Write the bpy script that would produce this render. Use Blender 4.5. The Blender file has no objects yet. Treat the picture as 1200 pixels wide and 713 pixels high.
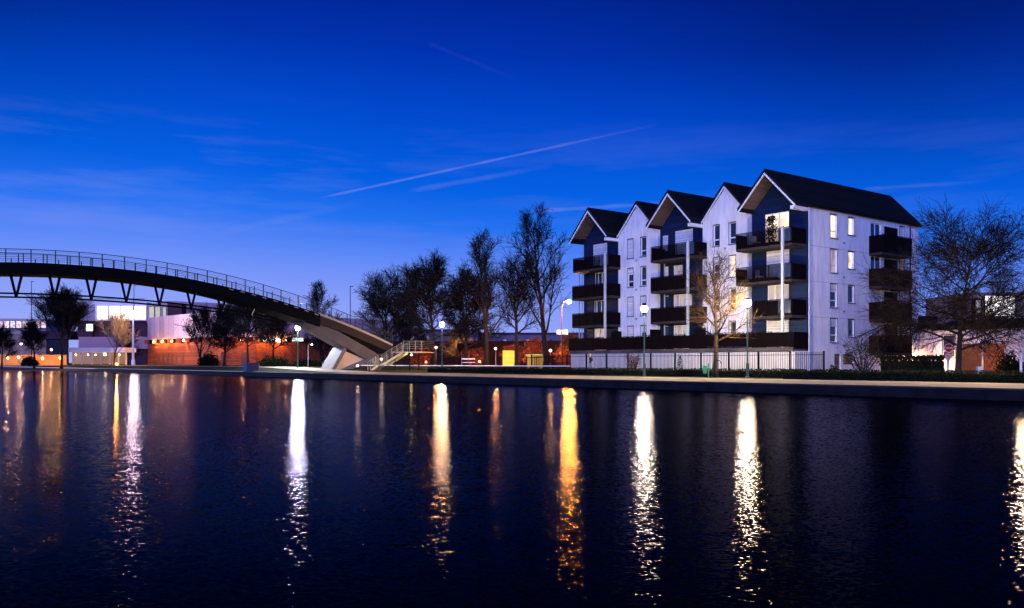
import bpy, bmesh, math, random
from mathutils import Vector, Matrix, noise as mnoise
R = math.radians
sc = bpy.context.scene
COL = sc.collection
PI = math.pi

# ------------------------------------------------------------------ camera model (used to measure positions)
CAMH = 1.47
def P(px, py, Y):
    return Vector(((px-600)/1000*Y, Y, CAMH+(425-py)/1000*Y))
def PG(px, Y, z):
    return Vector(((px-600)/1000*Y, Y, z))
# far quay frame: u along the quay to the far left, w back from its edge
QO = Vector((19.4, 32.3)); QD = Vector((-.6304, .7763)); QN = Vector((.7763, .6304))
def Q(u, w, z=0.0):
    p = QO + QD*u + QN*w
    return Vector((p.x, p.y, z))
# apartment building frame: t along the canal front (to the left), s into the depth
KA = Vector((-.595, .804)); KB = Vector((.804, .595)); KO = Vector((22.4, 64.5))
def B(t, s, z):
    p = KO + KA*t + KB*s
    return Vector((p.x, p.y, z))
def tpx(px, s=0.0):
    r = (px-600)/1000; o = KO + KB*s
    return (o.x - r*o.y)/(.595+.804*r)
def spx(px, t=0.0):
    r = (px-600)/1000; o = KO + KA*t
    return (r*o.y - o.x)/(.804-.595*r)

# ------------------------------------------------------------------ materials
MATS = {}
def mat(name, col, rough=.7, metal=0.0, noise=None, bump=None, emit=None, strength=1.0, spec=.5):
    """noise=(scale, second colour, contrast) ; bump=(scale, distance)"""
    if name in MATS: return MATS[name]
    m = bpy.data.materials.new(name); m.use_nodes = True; MATS[name] = m
    nt = m.node_tree; p = nt.nodes['Principled BSDF']
    p.inputs['Base Color'].default_value = (*col, 1); p.inputs['Roughness'].default_value = rough
    if max(col) < .08 and spec == .5: spec = .12 if max(col) > .012 else .02
    p.inputs['Metallic'].default_value = metal if max(col) > .1 else 0; p.inputs['Specular IOR Level'].default_value = spec
    tc = nt.nodes.new('ShaderNodeTexCoord')
    if noise:
        n = nt.nodes.new('ShaderNodeTexNoise'); n.inputs['Scale'].default_value = noise[0]; n.inputs['Detail'].default_value = 6
        nt.links.new(tc.outputs['Object'], n.inputs['Vector'])
        cr = nt.nodes.new('ShaderNodeValToRGB'); k = noise[2]
        cr.color_ramp.elements[0].position = .5-k; cr.color_ramp.elements[1].position = .5+k
        cr.color_ramp.elements[0].color = (*col, 1); cr.color_ramp.elements[1].color = (*noise[1], 1)
        nt.links.new(n.outputs['Fac'], cr.inputs['Fac']); nt.links.new(cr.outputs['Color'], p.inputs['Base Color'])
    if bump:
        n2 = nt.nodes.new('ShaderNodeTexNoise'); n2.inputs['Scale'].default_value = bump[0]; n2.inputs['Detail'].default_value = 4
        nt.links.new(tc.outputs['Object'], n2.inputs['Vector'])
        b = nt.nodes.new('ShaderNodeBump'); b.inputs['Strength'].default_value = .8; b.inputs['Distance'].default_value = bump[1]
        nt.links.new(n2.outputs['Fac'], b.inputs['Height']); nt.links.new(b.outputs['Normal'], p.inputs['Normal'])
    if emit:
        p.inputs['Emission Color'].default_value = (*emit, 1); p.inputs['Emission Strength'].default_value = strength
    return m

def lit_mat(name, col, strength, var=.35, scale=(1.5, 1.5, .6)):
    """a lit interior seen through glass: uneven warm light"""
    m = bpy.data.materials.new(name); m.use_nodes = True; nt = m.node_tree
    p = nt.nodes['Principled BSDF']; p.inputs['Base Color'].default_value = (.3, .3, .3, 1); p.inputs['Roughness'].default_value = .2
    tc = nt.nodes.new('ShaderNodeTexCoord'); mp = nt.nodes.new('ShaderNodeMapping'); mp.inputs['Scale'].default_value = scale
    n = nt.nodes.new('ShaderNodeTexNoise'); n.inputs['Scale'].default_value = 1.6; n.inputs['Detail'].default_value = 3
    cr = nt.nodes.new('ShaderNodeValToRGB'); cr.color_ramp.elements[0].position = .35; cr.color_ramp.elements[1].position = .6
    cr.color_ramp.elements[0].color = (col[0]*(1-var), col[1]*(1-var)**1.5, col[2]*(1-var)**2, 1); cr.color_ramp.elements[1].color = (*col, 1)
    nt.links.new(tc.outputs['Object'], mp.inputs['Vector']); nt.links.new(mp.outputs['Vector'], n.inputs['Vector'])
    nt.links.new(n.outputs['Fac'], cr.inputs['Fac']); nt.links.new(cr.outputs['Color'], p.inputs['Emission Color'])
    p.inputs['Emission Strength'].default_value = strength
    return m

def banded_mat(name, col, gap, pitch, gapw, rough=.6, axis='Z', rot=0.0):
    """boards / tiles: dark joints repeated along one axis, with tonal change from board to board"""
    m = bpy.data.materials.new(name); m.use_nodes = True; nt = m.node_tree; p = nt.nodes['Principled BSDF']
    p.inputs['Roughness'].default_value = rough
    if max(col) < .08: p.inputs['Specular IOR Level'].default_value = .15
    tc = nt.nodes.new('ShaderNodeTexCoord'); sep = nt.nodes.new('ShaderNodeSeparateXYZ'); nt.links.new(tc.outputs['Object'], sep.inputs[0])
    mu = nt.nodes.new('ShaderNodeMath'); mu.operation = 'MULTIPLY'; mu.inputs[1].default_value = 1/pitch; nt.links.new(sep.outputs[axis], mu.inputs[0])
    fr = nt.nodes.new('ShaderNodeMath'); fr.operation = 'FRACT'; nt.links.new(mu.outputs[0], fr.inputs[0])
    gt = nt.nodes.new('ShaderNodeMath'); gt.operation = 'LESS_THAN'; gt.inputs[1].default_value = gapw; nt.links.new(fr.outputs[0], gt.inputs[0])
    fl = nt.nodes.new('ShaderNodeMath'); fl.operation = 'FLOOR'; nt.links.new(mu.outputs[0], fl.inputs[0])
    wn = nt.nodes.new('ShaderNodeTexWhiteNoise'); wn.noise_dimensions = '1D'; nt.links.new(fl.outputs[0], wn.inputs['W'])
    n = nt.nodes.new('ShaderNodeTexNoise'); n.inputs['Scale'].default_value = 2.5; n.inputs['Detail'].default_value = 5; nt.links.new(tc.outputs['Object'], n.inputs['Vector'])
    ad = nt.nodes.new('ShaderNodeMath'); ad.operation = 'ADD'; nt.links.new(wn.outputs['Value'], ad.inputs[0]); nt.links.new(n.outputs['Fac'], ad.inputs[1])
    mr = nt.nodes.new('ShaderNodeMapRange'); mr.inputs['From Min'].default_value = .2; mr.inputs['From Max'].default_value = 1.6
    mr.inputs['To Min'].default_value = .7; mr.inputs['To Max'].default_value = 1.3; nt.links.new(ad.outputs[0], mr.inputs['Value'])
    vm = nt.nodes.new('ShaderNodeVectorMath'); vm.operation = 'SCALE'; vm.inputs[0].default_value = col; nt.links.new(mr.outputs[0], vm.inputs['Scale'])
    mx = nt.nodes.new('ShaderNodeMix'); mx.data_type = 'RGBA'; nt.links.new(gt.outputs[0], mx.inputs[0]); nt.links.new(vm.outputs[0], mx.inputs[6]); mx.inputs[7].default_value = (*gap, 1)
    nt.links.new(mx.outputs[2], p.inputs['Base Color'])
    b = nt.nodes.new('ShaderNodeBump'); b.inputs['Distance'].default_value = .02; b.invert = True; nt.links.new(gt.outputs[0], b.inputs['Height']); nt.links.new(b.outputs[0], p.inputs['Normal'])
    MATS[name] = m
    return m

def brick_mat(name, c1, c2, mortar, scale=1.0):
    m = bpy.data.materials.new(name); m.use_nodes = True; nt = m.node_tree; p = nt.nodes['Principled BSDF']; p.inputs['Roughness'].default_value = .85
    tc = nt.nodes.new('ShaderNodeTexCoord'); sep = nt.nodes.new('ShaderNodeSeparateXYZ'); nt.links.new(tc.outputs['Object'], sep.inputs[0])
    ad = nt.nodes.new('ShaderNodeMath'); ad.operation = 'ADD'; nt.links.new(sep.outputs['X'], ad.inputs[0]); nt.links.new(sep.outputs['Y'], ad.inputs[1])
    cb = nt.nodes.new('ShaderNodeCombineXYZ'); nt.links.new(ad.outputs[0], cb.inputs['X']); nt.links.new(sep.outputs['Z'], cb.inputs['Y'])
    br = nt.nodes.new('ShaderNodeTexBrick'); br.inputs['Scale'].default_value = scale; br.inputs['Color1'].default_value = (*c1, 1); br.inputs['Color2'].default_value = (*c2, 1)
    br.inputs['Mortar'].default_value = (*mortar, 1); br.inputs['Brick Width'].default_value = .44; br.inputs['Row Height'].default_value = .15; br.inputs['Mortar Size'].default_value = .015
    nt.links.new(cb.outputs[0], br.inputs['Vector']); nt.links.new(br.outputs['Color'], p.inputs['Base Color'])
    MATS[name] = m
    return m

def stucco_mat():
    m = mat('stucco', (.72, .70, .74), .9, noise=(.35, (.79, .78, .82), .25), bump=(60, .004))
    nt = m.node_tree; p = nt.nodes['Principled BSDF']
    src = p.inputs['Base Color'].links[0].from_socket
    tc = nt.nodes['Texture Coordinate']
    mp = nt.nodes.new('ShaderNodeMapping'); mp.inputs['Scale'].default_value = (2.6, 2.6, .5); nt.links.new(tc.outputs['Object'], mp.inputs['Vector'])
    n = nt.nodes.new('ShaderNodeTexNoise'); n.inputs['Scale'].default_value = 1.3; n.inputs['Detail'].default_value = 7; nt.links.new(mp.outputs[0], n.inputs['Vector'])
    cr = nt.nodes.new('ShaderNodeValToRGB'); cr.color_ramp.elements[0].position = .36; cr.color_ramp.elements[1].position = .56
    cr.color_ramp.elements[0].color = (.86, .85, .84, 1); cr.color_ramp.elements[1].color = (1, 1, 1, 1)
    nt.links.new(n.outputs['Fac'], cr.inputs['Fac'])
    mx = nt.nodes.new('ShaderNodeMix'); mx.data_type = 'RGBA'; mx.blend_type = 'MULTIPLY'; mx.inputs[0].default_value = 1
    nt.links.new(src, mx.inputs[6]); nt.links.new(cr.outputs['Color'], mx.inputs[7]); nt.links.new(mx.outputs[2], p.inputs['Base Color'])
    return m

M_STUCCO = stucco_mat()
M_NAVY = banded_mat('navy_boards', (.005, .016, .060), (.001, .002, .006), .21, .1, .55)
M_ROOF = banded_mat('slate_roof', (.0065, .007, .010), (.002, .002, .003), .27, .12, .85)
M_WHITE = mat('white_paint', (.78, .78, .80), .45)
M_PVC = mat('white_pvc', (.8, .8, .8), .3)
M_SHUT = banded_mat('roller_shutter', (.76, .75, .78), (.40, .40, .44), .06, .14, .5)
M_SOFFIT = banded_mat('soffit_boards', (.13, .085, .08), (.04, .025, .02), .15, .06, .6)
M_DARKMETAL = mat('dark_metal', (.006, .005, .006), .5, .2)
M_PANEL = mat('balcony_panel', (.0035, .002, .003), .6, noise=(3, (.006, .0035, .005), .3))
M_GLASSD = mat('dark_glass', (.012, .014, .02), .06, spec=.8)
M_RAILGLASS = mat('smoked_glass', (.02, .035, .06), .12, spec=.7)
M_CONC = mat('concrete', (.36, .33, .31), .85, noise=(1.2, (.27, .25, .23), .2), bump=(12, .01))
M_CONCL = mat('pale_concrete', (.55, .50, .45), .8, noise=(.8, (.42, .38, .34), .2), bump=(10, .01))
M_PAVE = mat('promenade_surface', (.50, .38, .29), .9, noise=(.9, (.27, .20, .155), .22), bump=(25, .01))
M_QUAY = mat('quay_stone', (.016, .016, .020), .5, noise=(1.5, (.008, .008, .010), .2), bump=(6, .03))
M_GRASS = mat('grass', (.010, .016, .006), .95, noise=(2.5, (.018, .024, .010), .2), bump=(30, .03))
M_GROUND = mat('asphalt', (.03, .028, .027), .9, noise=(.6, (.042, .038, .034), .25), bump=(30, .01))
M_BARK = mat('bark', (.018, .013, .012), .95, noise=(3, (.03, .022, .018), .25), bump=(14, .02))
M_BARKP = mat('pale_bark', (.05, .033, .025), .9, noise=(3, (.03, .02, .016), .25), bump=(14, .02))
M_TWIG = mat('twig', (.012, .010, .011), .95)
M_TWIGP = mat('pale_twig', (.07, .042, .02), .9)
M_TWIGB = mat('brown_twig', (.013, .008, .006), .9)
M_TWIGLIT = mat('orange_lit_twig', (.24, .15, .07), .9)  # orange lamp glow put into the twig colour of the lit trees
M_LEAF = mat('hedge_leaf', (.008, .014, .005), .8, noise=(4, (.022, .022, .008), .15))
M_LEAFR = mat('copper_leaf', (.26, .07, .03), .8, noise=(2, (.16, .03, .02), .2))
M_LEAFDK = mat('evergreen_leaf', (.006, .011, .006), .8)
M_STEEL = mat('bridge_steel', (.0035, .004, .0045), .6, .2, noise=(2, (.006, .006, .007), .3))
M_GREEN = mat('lamplit_green', (.03, .085, .06), .5)  # green cast of the lamp light put into the post colour
M_GREYM = mat('galvanised', (.30, .31, .33), .45, .6)
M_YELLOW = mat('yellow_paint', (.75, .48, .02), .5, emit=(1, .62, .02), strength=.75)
M_RED = mat('sign_red', (.65, .02, .02), .4)
M_SIGNW = mat('sign_white', (.8, .8, .8), .4)
M_BLACK = mat('black_paint', (.01, .01, .01), .6)
M_BRICKR = brick_mat('red_brick', (.40, .12, .05), (.32, .08, .035), (.20, .12, .09))
M_ORANGE = brick_mat('orange_brick', (.46, .10, .022), (.26, .045, .012), (.16, .05, .03), .5)
M_PLUM = mat('plum_cladding', (.06, .028, .045), .7, noise=(.4, (.045, .02, .035), .3))
M_BAND = banded_mat('white_cladding', (.60, .45, .50), (.25, .18, .2), 1.6, .04, .7, axis='X')
M_LIT = lit_mat('lit_window', (1.0, .78, .45), 1.6, .5)
M_LITW = lit_mat('lit_office', (1.0, .95, .78), 2.2, .18, (.3, .3, .8))
M_LITDIM = lit_mat('dim_window', (1.0, .75, .6), .35, .6)
def glow(name, col, s): return mat(name, (.8, .8, .8), .5, emit=col, strength=s)

# ------------------------------------------------------------------ object helpers
def tag(o, label=None, cat=None, group=None, kind=None):
    if label: o['label'] = label
    if cat: o['category'] = cat
    if group: o['group'] = group
    if kind: o['kind'] = kind
    return o
def thing(name, label, cat, loc, group=None):
    o = bpy.data.objects.new(name, None); COL.objects.link(o); o.location = loc; o.empty_display_size = .3
    return tag(o, label, cat, group)
def rootloc(o):
    while o.parent: o = o.parent
    return Vector(o.location)

class MB:
    def __init__(s): s.v = []; s.f = []; s.mi = []
    def face(s, pts, m=0):
        i = len(s.v); s.v += [Vector(p) for p in pts]; s.f.append(tuple(range(i, i+len(pts)))); s.mi.append(m)
    def hexa(s, p, m=0):
        """p: 4 bottom points then 4 top points"""
        i = len(s.v); s.v += [Vector(q) for q in p]
        for f in ((0, 3, 2, 1), (4, 5, 6, 7), (0, 1, 5, 4), (1, 2, 6, 5), (2, 3, 7, 6), (3, 0, 4, 7)):
            s.f.append(tuple(i+k for k in f)); s.mi.append(m)
    def box(s, c, sx, sy, sz, ax=(1, 0), m=0):
        """c: centre of the base; ax: horizontal direction of sx"""
        a = Vector((ax[0], ax[1], 0)).normalized()*sx/2; b = Vector((-a.y, a.x, 0)).normalized()*sy/2; c = Vector(c); z = Vector((0, 0, sz))
        q = [c-a-b, c+a-b, c+a+b, c-a+b]; s.hexa(q+[p+z for p in q], m)
    def fbox(s, F, a0, a1, b0, b1, z0, z1, m=0):
        q = [(a0, b0), (a1, b0), (a1, b1), (a0, b1)]
        s.hexa([F(a, b, z0) for a, b in q]+[F(a, b, z1) for a, b in q], m)
    def prism(s, pts, off, m=0):
        """extrude a planar polygon by a vector"""
        n = len(pts); i = len(s.v); pts = [Vector(p) for p in pts]; off = Vector(off)
        s.v += pts+[p+off for p in pts]
        s.f.append(tuple(range(i+n-1, i-1, -1))); s.f.append(tuple(range(i+n, i+2*n))); s.mi += [m, m]
        for k in range(n):
            s.f.append((i+k, i+(k+1) % n, i+n+(k+1) % n, i+n+k)); s.mi.append(m)
    def tube(s, pts, rad, n=6, cap=True, m=0):
        pts = [Vector(p) for p in pts]; rings = []
        if not isinstance(rad, (list, tuple)): rad = [rad]*len(pts)
        d = (pts[1]-pts[0]).normalized(); ref = Vector((0, 0, 1)) if abs(d.z) < .9 else Vector((1, 0, 0))
        u = d.cross(ref).normalized(); w = d.cross(u)
        for k, p in enumerate(pts):
            if 0 < k < len(pts)-1: dd = (pts[k+1]-pts[k-1]).normalized()
            elif k == 0: dd = d
            else: dd = (pts[k]-pts[k-1]).normalized()
            u = (u-dd*u.dot(dd)).normalized(); w = dd.cross(u)
            i = len(s.v)
            s.v += [p+(u*math.cos(2*PI*j/n)+w*math.sin(2*PI*j/n))*rad[k] for j in range(n)]; rings.append(i)
        for a, b in zip(rings, rings[1:]):
            for j in range(n): s.f.append((a+j, a+(j+1) % n, b+(j+1) % n, b+j)); s.mi.append(m)
        if cap:
            s.f.append(tuple(rings[0]+j for j in reversed(range(n)))); s.f.append(tuple(rings[-1]+j for j in range(n))); s.mi += [m, m]
    def lathe(s, c, prof, n=16, m=0):
        c = Vector(c); rings = []
        for r, z in prof:
            i = len(s.v); s.v += [c+Vector((r*math.cos(2*PI*j/n), r*math.sin(2*PI*j/n), z)) for j in range(n)]; rings.append(i)
        for a, b in zip(rings, rings[1:]):
            for j in range(n): s.f.append((a+j, a+(j+1) % n, b+(j+1) % n, b+j)); s.mi.append(m)
        s.f.append(tuple(rings[0]+j for j in reversed(range(n)))); s.f.append(tuple(rings[-1]+j for j in range(n))); s.mi += [m, m]
    def sphere(s, c, r, n=12, k=8, sz=1.0, m=0):
        s.lathe(c, [(max(.001, r*math.sin(PI*i/k)), -r*sz*math.cos(PI*i/k)) for i in range(k+1)], n, m)
    def build(s, name, mats, parent=None, loc=None, smooth=False, recalc=True):
        me = bpy.data.meshes.new(name)
        base = rootloc(parent) if parent else Vector(loc if loc is not None else (0, 0, 0))
        me.from_pydata([tuple(v-base) for v in s.v], [], s.f)
        if not isinstance(mats, (list, tuple)): mats = [mats]
        for m in mats: me.materials.append(m)
        if len(mats) > 1:
            me.polygons.foreach_set('material_index', s.mi)
        if recalc:
            bm = bmesh.new(); bm.from_mesh(me); bmesh.ops.recalc_face_normals(bm, faces=bm.faces); bm.to_mesh(me); bm.free()
        if smooth: me.polygons.foreach_set('use_smooth', [True]*len(me.polygons))
        o = bpy.data.objects.new(name, me); COL.objects.link(o)
        if parent: o.parent = parent
        else: o.location = base
        return o
def copy_thing(root, loc, label, group=None):
    r = root.copy(); COL.objects.link(r); r.location = loc; r['label'] = label
    if group: r['group'] = group
    for ch in list(root.children):
        c = ch.copy(); COL.objects.link(c); c.parent = r
        for g in list(ch.children):
            e = g.copy(); COL.objects.link(e); e.parent = c
    return r
def struct(mb, name, m, **k): return tag(mb.build(name, m, **k), kind='structure')

# ------------------------------------------------------------------ setting: water, quay, ground
def sstep(x, a, b):
    x = min(1, max(0, (x-a)/(b-a))); return x*x*(3-2*x)
def gz(u, w):
    return .47 + .5*sstep(u, 58, 84)*sstep(w, .0, 3.2)

def water_mat():
    m = bpy.data.materials.new('canal_water'); m.use_nodes = True; nt = m.node_tree; nt.nodes.clear()
    out = nt.nodes.new('ShaderNodeOutputMaterial'); tc = nt.nodes.new('ShaderNodeTexCoord')
    def slope(scale, k, detail, off, stretch=(1, 1, 1)):
        mp = nt.nodes.new('ShaderNodeMapping'); mp.inputs['Location'].default_value = (off, off*1.7, off*.3); mp.inputs['Scale'].default_value = stretch
        nt.links.new(tc.outputs['Object'], mp.inputs['Vector'])
        n = nt.nodes.new('ShaderNodeTexNoise'); n.inputs['Scale'].default_value = scale; n.inputs['Detail'].default_value = detail; n.inputs['Roughness'].default_value = .55
        nt.links.new(mp.outputs[0], n.inputs['Vector'])
        sb = nt.nodes.new('ShaderNodeVectorMath'); sb.operation = 'SUBTRACT'; sb.inputs[1].default_value = (.5, .5, .5); nt.links.new(n.outputs['Color'], sb.inputs[0])
        ml = nt.nodes.new('ShaderNodeVectorMath'); ml.operation = 'SCALE'; ml.inputs['Scale'].default_value = k; nt.links.new(sb.outputs[0], ml.inputs[0])
        return ml.outputs[0]
    a = slope(26.0, .47, 2.5, 3.1, (.7, 1.15, 1)); b = slope(3.0, .06, 2, 11.3, (1, 1, 1)); c = slope(.15, .02, 2, 40)
    s1 = nt.nodes.new('ShaderNodeVectorMath'); nt.links.new(a, s1.inputs[0]); nt.links.new(b, s1.inputs[1])
    s2 = nt.nodes.new('ShaderNodeVectorMath'); nt.links.new(s1.outputs[0], s2.inputs[0]); nt.links.new(c, s2.inputs[1])
    sep = nt.nodes.new('ShaderNodeSeparateXYZ'); nt.links.new(s2.outputs[0], sep.inputs[0])
    cb = nt.nodes.new('ShaderNodeCombineXYZ'); sx = nt.nodes.new('ShaderNodeMath'); sx.operation = 'MULTIPLY'; sx.inputs[1].default_value = .8; nt.links.new(sep.outputs['X'], sx.inputs[0]); nt.links.new(sx.outputs[0], cb.inputs['X']); nt.links.new(sep.outputs['Y'], cb.inputs['Y']); cb.inputs['Z'].default_value = 1
    nm = nt.nodes.new('ShaderNodeVectorMath'); nm.operation = 'NORMALIZE'; nt.links.new(cb.outputs[0], nm.inputs[0])
    gl = nt.nodes.new('ShaderNodeBsdfGlossy'); gl.inputs['Roughness'].default_value = .03; gl.inputs['Color'].default_value = (.35, .34, .45, 1)
    nt.links.new(nm.outputs[0], gl.inputs['Normal'])
    df = nt.nodes.new('ShaderNodeBsdfDiffuse'); df.inputs['Color'].default_value = (.0004, .0006, .002, 1)
    fr = nt.nodes.new('ShaderNodeFresnel'); fr.inputs['IOR'].default_value = 1.06
    pw = nt.nodes.new('ShaderNodeMath'); pw.operation = 'POWER'; pw.inputs[1].default_value = 1.2; nt.links.new(fr.outputs[0], pw.inputs[0])
    mx = nt.nodes.new('ShaderNodeMixShader'); nt.links.new(pw.outputs[0], mx.inputs[0]); nt.links.new(df.outputs[0], mx.inputs[1]); nt.links.new(gl.outputs[0], mx.inputs[2])
    nt.links.new(mx.outputs[0], out.inputs['Surface'])
    return m
mb = MB()
mb.face([Q(-260, 0.3, 0), Q(900, 0.3, 0), Q(900, -35.3, 0), Q(-260, -35.3, 0)])
struct(mb, 'water', water_mat(), recalc=False)

mb = MB()                                   # far quay wall with a coping stone
us = [-260, -60, -30, 0, 20, 40, 58, 84, 200, 900]
mb.fbox(Q, -260, 900, .02, .6, -1.2, .40)
struct(mb, 'quay_wall', M_QUAY)
mb = MB()
for k in range(120):
    u = -40+k*1.5
    mb.fbox(Q, u, u+1.485, -.06, .5, .402, .47)
struct(mb, 'quay_edge', mat('coping_stone', (.055, .048, .05), .8, noise=(1.1, (.025, .022, .024), .2), bump=(15, .01)))

def strip(name, m, us, ws, extra=0, zf=gz):
    mb = MB()
    idx = {}
    for i, u in enumerate(us):
        for j, w in enumerate(ws):
            idx[i, j] = len(mb.v); mb.v.append(Q(u, w, zf(u, w)+extra))
    for i in range(len(us)-1):
        for j in range(len(ws)-1):
            mb.f.append((idx[i, j], idx[i, j+1], idx[i+1, j+1], idx[i+1, j])); mb.mi.append(0)
    return struct(mb, name, m, recalc=False)
def lin(a, b, n): return [a+(b-a)*i/n for i in range(n+1)]
UL = lin(-260, -60, 4)[:-1]+lin(-60, 58, 20)
UR = lin(58, 84, 13)[:-1]+lin(84, 200, 12)+[300, 500, 900]
strip('promenade', M_PAVE, UL, [.5, 3, 6, 9.2])
strip('planted_ground', M_GRASS, UL, [9.2, 12, 15, 20])
strip('ground', M_GROUND, UL, [20, 40, 100, 300, 900])
strip('grass_bank', M_GRASS, UR, [.5, 1.2, 2, 2.8, 3.6])
strip('path', mat('left_path', (.42, .36, .28), .9, noise=(1.2, (.30, .25, .2), .2)), UR, [3.6, 8])
strip('lawn', M_GRASS, UR, [8, 14, 20])
strip('ground', M_GROUND, UR, [20, 40, 100, 300, 900])
mb = MB(); mb.face([Q(-260, -35.3, .45), Q(-260, -300, .45), Q(900, -300, .45), Q(900, -35.3, .45)]); struct(mb, 'near_ground', M_GROUND)
mb = MB(); mb.fbox(Q, -260, 900, -35.9, -35.0, -1.2, .46); struct(mb, 'near_quay', M_QUAY)

# ------------------------------------------------------------------ trees
def make_tree(name, base, H, spread, seed, label, kindof='round', trunk_h=.28, dense=1.0, twig_r=.012, pale=False, group='bare trees along the canal', clear=None, tilt=0):
    rnd = random.Random(seed)
    base = Vector(base); root = thing(name, label, 'tree', base, group)
    tk = MB(); cr = MB()
    def walk(p, d, L, r0, r1, nseg, wob, up):
        pts = [p.copy()]; rad = [r0]; d = d.copy()
        for i in range(nseg):
            d = (d+Vector((rnd.gauss(0, wob), rnd.gauss(0, wob), rnd.gauss(0, wob)+up))).normalized()
            p = p+d*(L/nseg); pts.append(p.copy()); rad.append(r0+(r1-r0)*(i+1)/nseg)
        return pts, rad, d
    up_k = {'round': .04, 'upright': .03, 'spread': -.01}[kindof]
    R0 = H*.016+.05
    leader = {'round': .74, 'upright': .90, 'spread': .70}[kindof]
    Ht = H*leader
    pts, rad, _ = walk(base-Vector((0, 0, .1)), Vector((tilt, 0, 1)).normalized(), Ht, R0, R0*.13, 10, .045, .05)
    rad[0] *= 1.5
    tk.tube(pts, rad, 8)
    def at(pts, f):
        x = f*(len(pts)-1); i = min(len(pts)-2, int(x)); return pts[i].lerp(pts[i+1], x-i), (pts[i+1]-pts[i]).normalized()
    n1 = int({'round': 19, 'upright': 17, 'spread': 26}[kindof])
    for i in range(n1):
        f = trunk_h/leader+(1-trunk_h/leader)*((i+.3)/n1)**.9
        p, td = at(pts, min(.98, f))
        rel = (f-trunk_h/leader)/(1-trunk_h/leader)
        az = i*2.4+rnd.uniform(-.4, .4)
        if kindof == 'round': el = R(rnd.uniform(10, 36)+rel*42); L = spread*(1.28*math.sqrt(max(.05, 1-(rel*.88-.1)**2)))*rnd.uniform(.8, 1.08)
        elif kindof == 'upright': el = R(rnd.uniform(52, 70)+rel*8); L = spread*(3.1-2.1*rel)*rnd.uniform(.75, 1.1)
        else: el = R(rnd.uniform(-2, 32)+rel*38); L = spread*(1.1*math.sqrt(max(.05, 1-(rel*.8-.1)**2)))*rnd.uniform(.8, 1.1)
        d = Vector((math.cos(az)*math.cos(el), math.sin(az)*math.cos(el), math.sin(el)))
        r1 = max(.03, R0*(.42-.26*rel))
        bp, br, bd = walk(p, d, L, r1, .015, 7, .10, up_k*1.2)
        tk.tube(bp, br, 5)
        n2 = int((7+L*1.1)*1.0)
        for j in range(n2):
            f2 = (.34 if kindof == 'upright' else .2); f2 += (1-f2)*(j+rnd.random()*.6)/n2
            q, qd = at(bp, min(.99, f2)); L2 = L*(.46-.22*f2)*rnd.uniform(.7, 1.25)+.3
            perp = qd.cross(Vector((rnd.gauss(0, 1), rnd.gauss(0, 1), rnd.gauss(0, 1)))).normalized()
            ang = R(rnd.uniform(26, 52)); d2 = (qd*math.cos(ang)+perp*math.sin(ang)).normalized()
            if kindof == 'upright': d2 = (d2+Vector((0, 0, .7))).normalized()
            if kindof == 'round': d2 = (d2+Vector((0, 0, .18))).normalized()
            r2 = max(twig_r*1.6, r1*(.45-.2*f2))
            cp, c_r, cd = walk(q, d2, L2, r2, twig_r*1.1, 4, .12, up_k)
            cr.tube(cp, c_r, 4, cap=False)
            n3 = int((3.5+L2*2.2)*dense)
            for k in range(n3):
                f3 = .15+.85*(k+rnd.random()*.7)/n3
                s_, sd = at(cp, min(.99, f3)); L3 = (L2*.5+.3)*rnd.uniform(.6, 1.25)
                perp = sd.cross(Vector((rnd.gauss(0, 1), rnd.gauss(0, 1), rnd.gauss(0, 1)))).normalized()
                ang = R(rnd.uniform(25, 55)); d3 = (sd*math.cos(ang)+perp*math.sin(ang)).normalized()
                if kindof == 'spread': d3 = (d3-Vector((0, 0, .12))).normalized()
                tp, tr, _ = walk(s_, d3, L3, twig_r*1.25, twig_r*.8, 3, .13, up_k)
                cr.tube(tp, tr, 3, cap=False)
                for h in range(2):
                    f4 = .2+.75*rnd.random(); e_, ed = at(tp, f4)
                    perp = ed.cross(Vector((rnd.gauss(0, 1), rnd.gauss(0, 1), rnd.gauss(0, 1)))).normalized()
                    d4 = (ed+perp*rnd.uniform(.4, .9)+Vector((0, 0, .1))).normalized()
                    e2 = e_+d4*rnd.uniform(.3, .75)*(.55+.1*min(5, spread))
                    cr.tube([e_, e2], [twig_r, twig_r*.6], 3, cap=False)
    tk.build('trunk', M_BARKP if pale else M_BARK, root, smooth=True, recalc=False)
    cr.build('crown', (M_TWIG, M_TWIGP, M_TWIGB, M_TWIGLIT)[int(pale)], root, recalc=False)
    return root

def tr(name, px, Y, top, half_px, seed, label, kindof='round', **k):
    b = P(px, 430, Y); u = (Vector((b.x, b.y))-QO).dot(QD); w = (Vector((b.x, b.y))-QO).dot(QN)
    b.z = gz(u, w); H = (425-top)/1000*Y+CAMH-b.z
    return make_tree(name, b, H, half_px/1000*Y, seed, label, kindof, **k)
GT = 'bare trees in a row between bridge and apartments'
tr('bare_tree', 455, 112, 320, 36, 11, 'dark bushy bare tree just right of the bridge stairs, leftmost of the row', 'round', dense=2.1, twig_r=0.016, group=GT, trunk_h=.12)
tr('bare_tree', 478, 120, 330, 22, 12, 'small bare tree half hidden between the first two big trees of the row', 'round', dense=2.0, twig_r=0.016, group=GT, trunk_h=.15)
tr('bare_tree', 509, 101, 299, 44, 13, 'wide round crowned bare tree with a thick trunk beside the warm street lamp', 'round', dense=2.1, twig_r=0.015, group=GT, trunk_h=.25)
tr('bare_tree', 546, 106, 318, 32, 14, 'dense dark bare tree between the round tree and the pointed tree', 'round', dense=2.2, twig_r=0.016, group=GT, trunk_h=.2)
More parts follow.
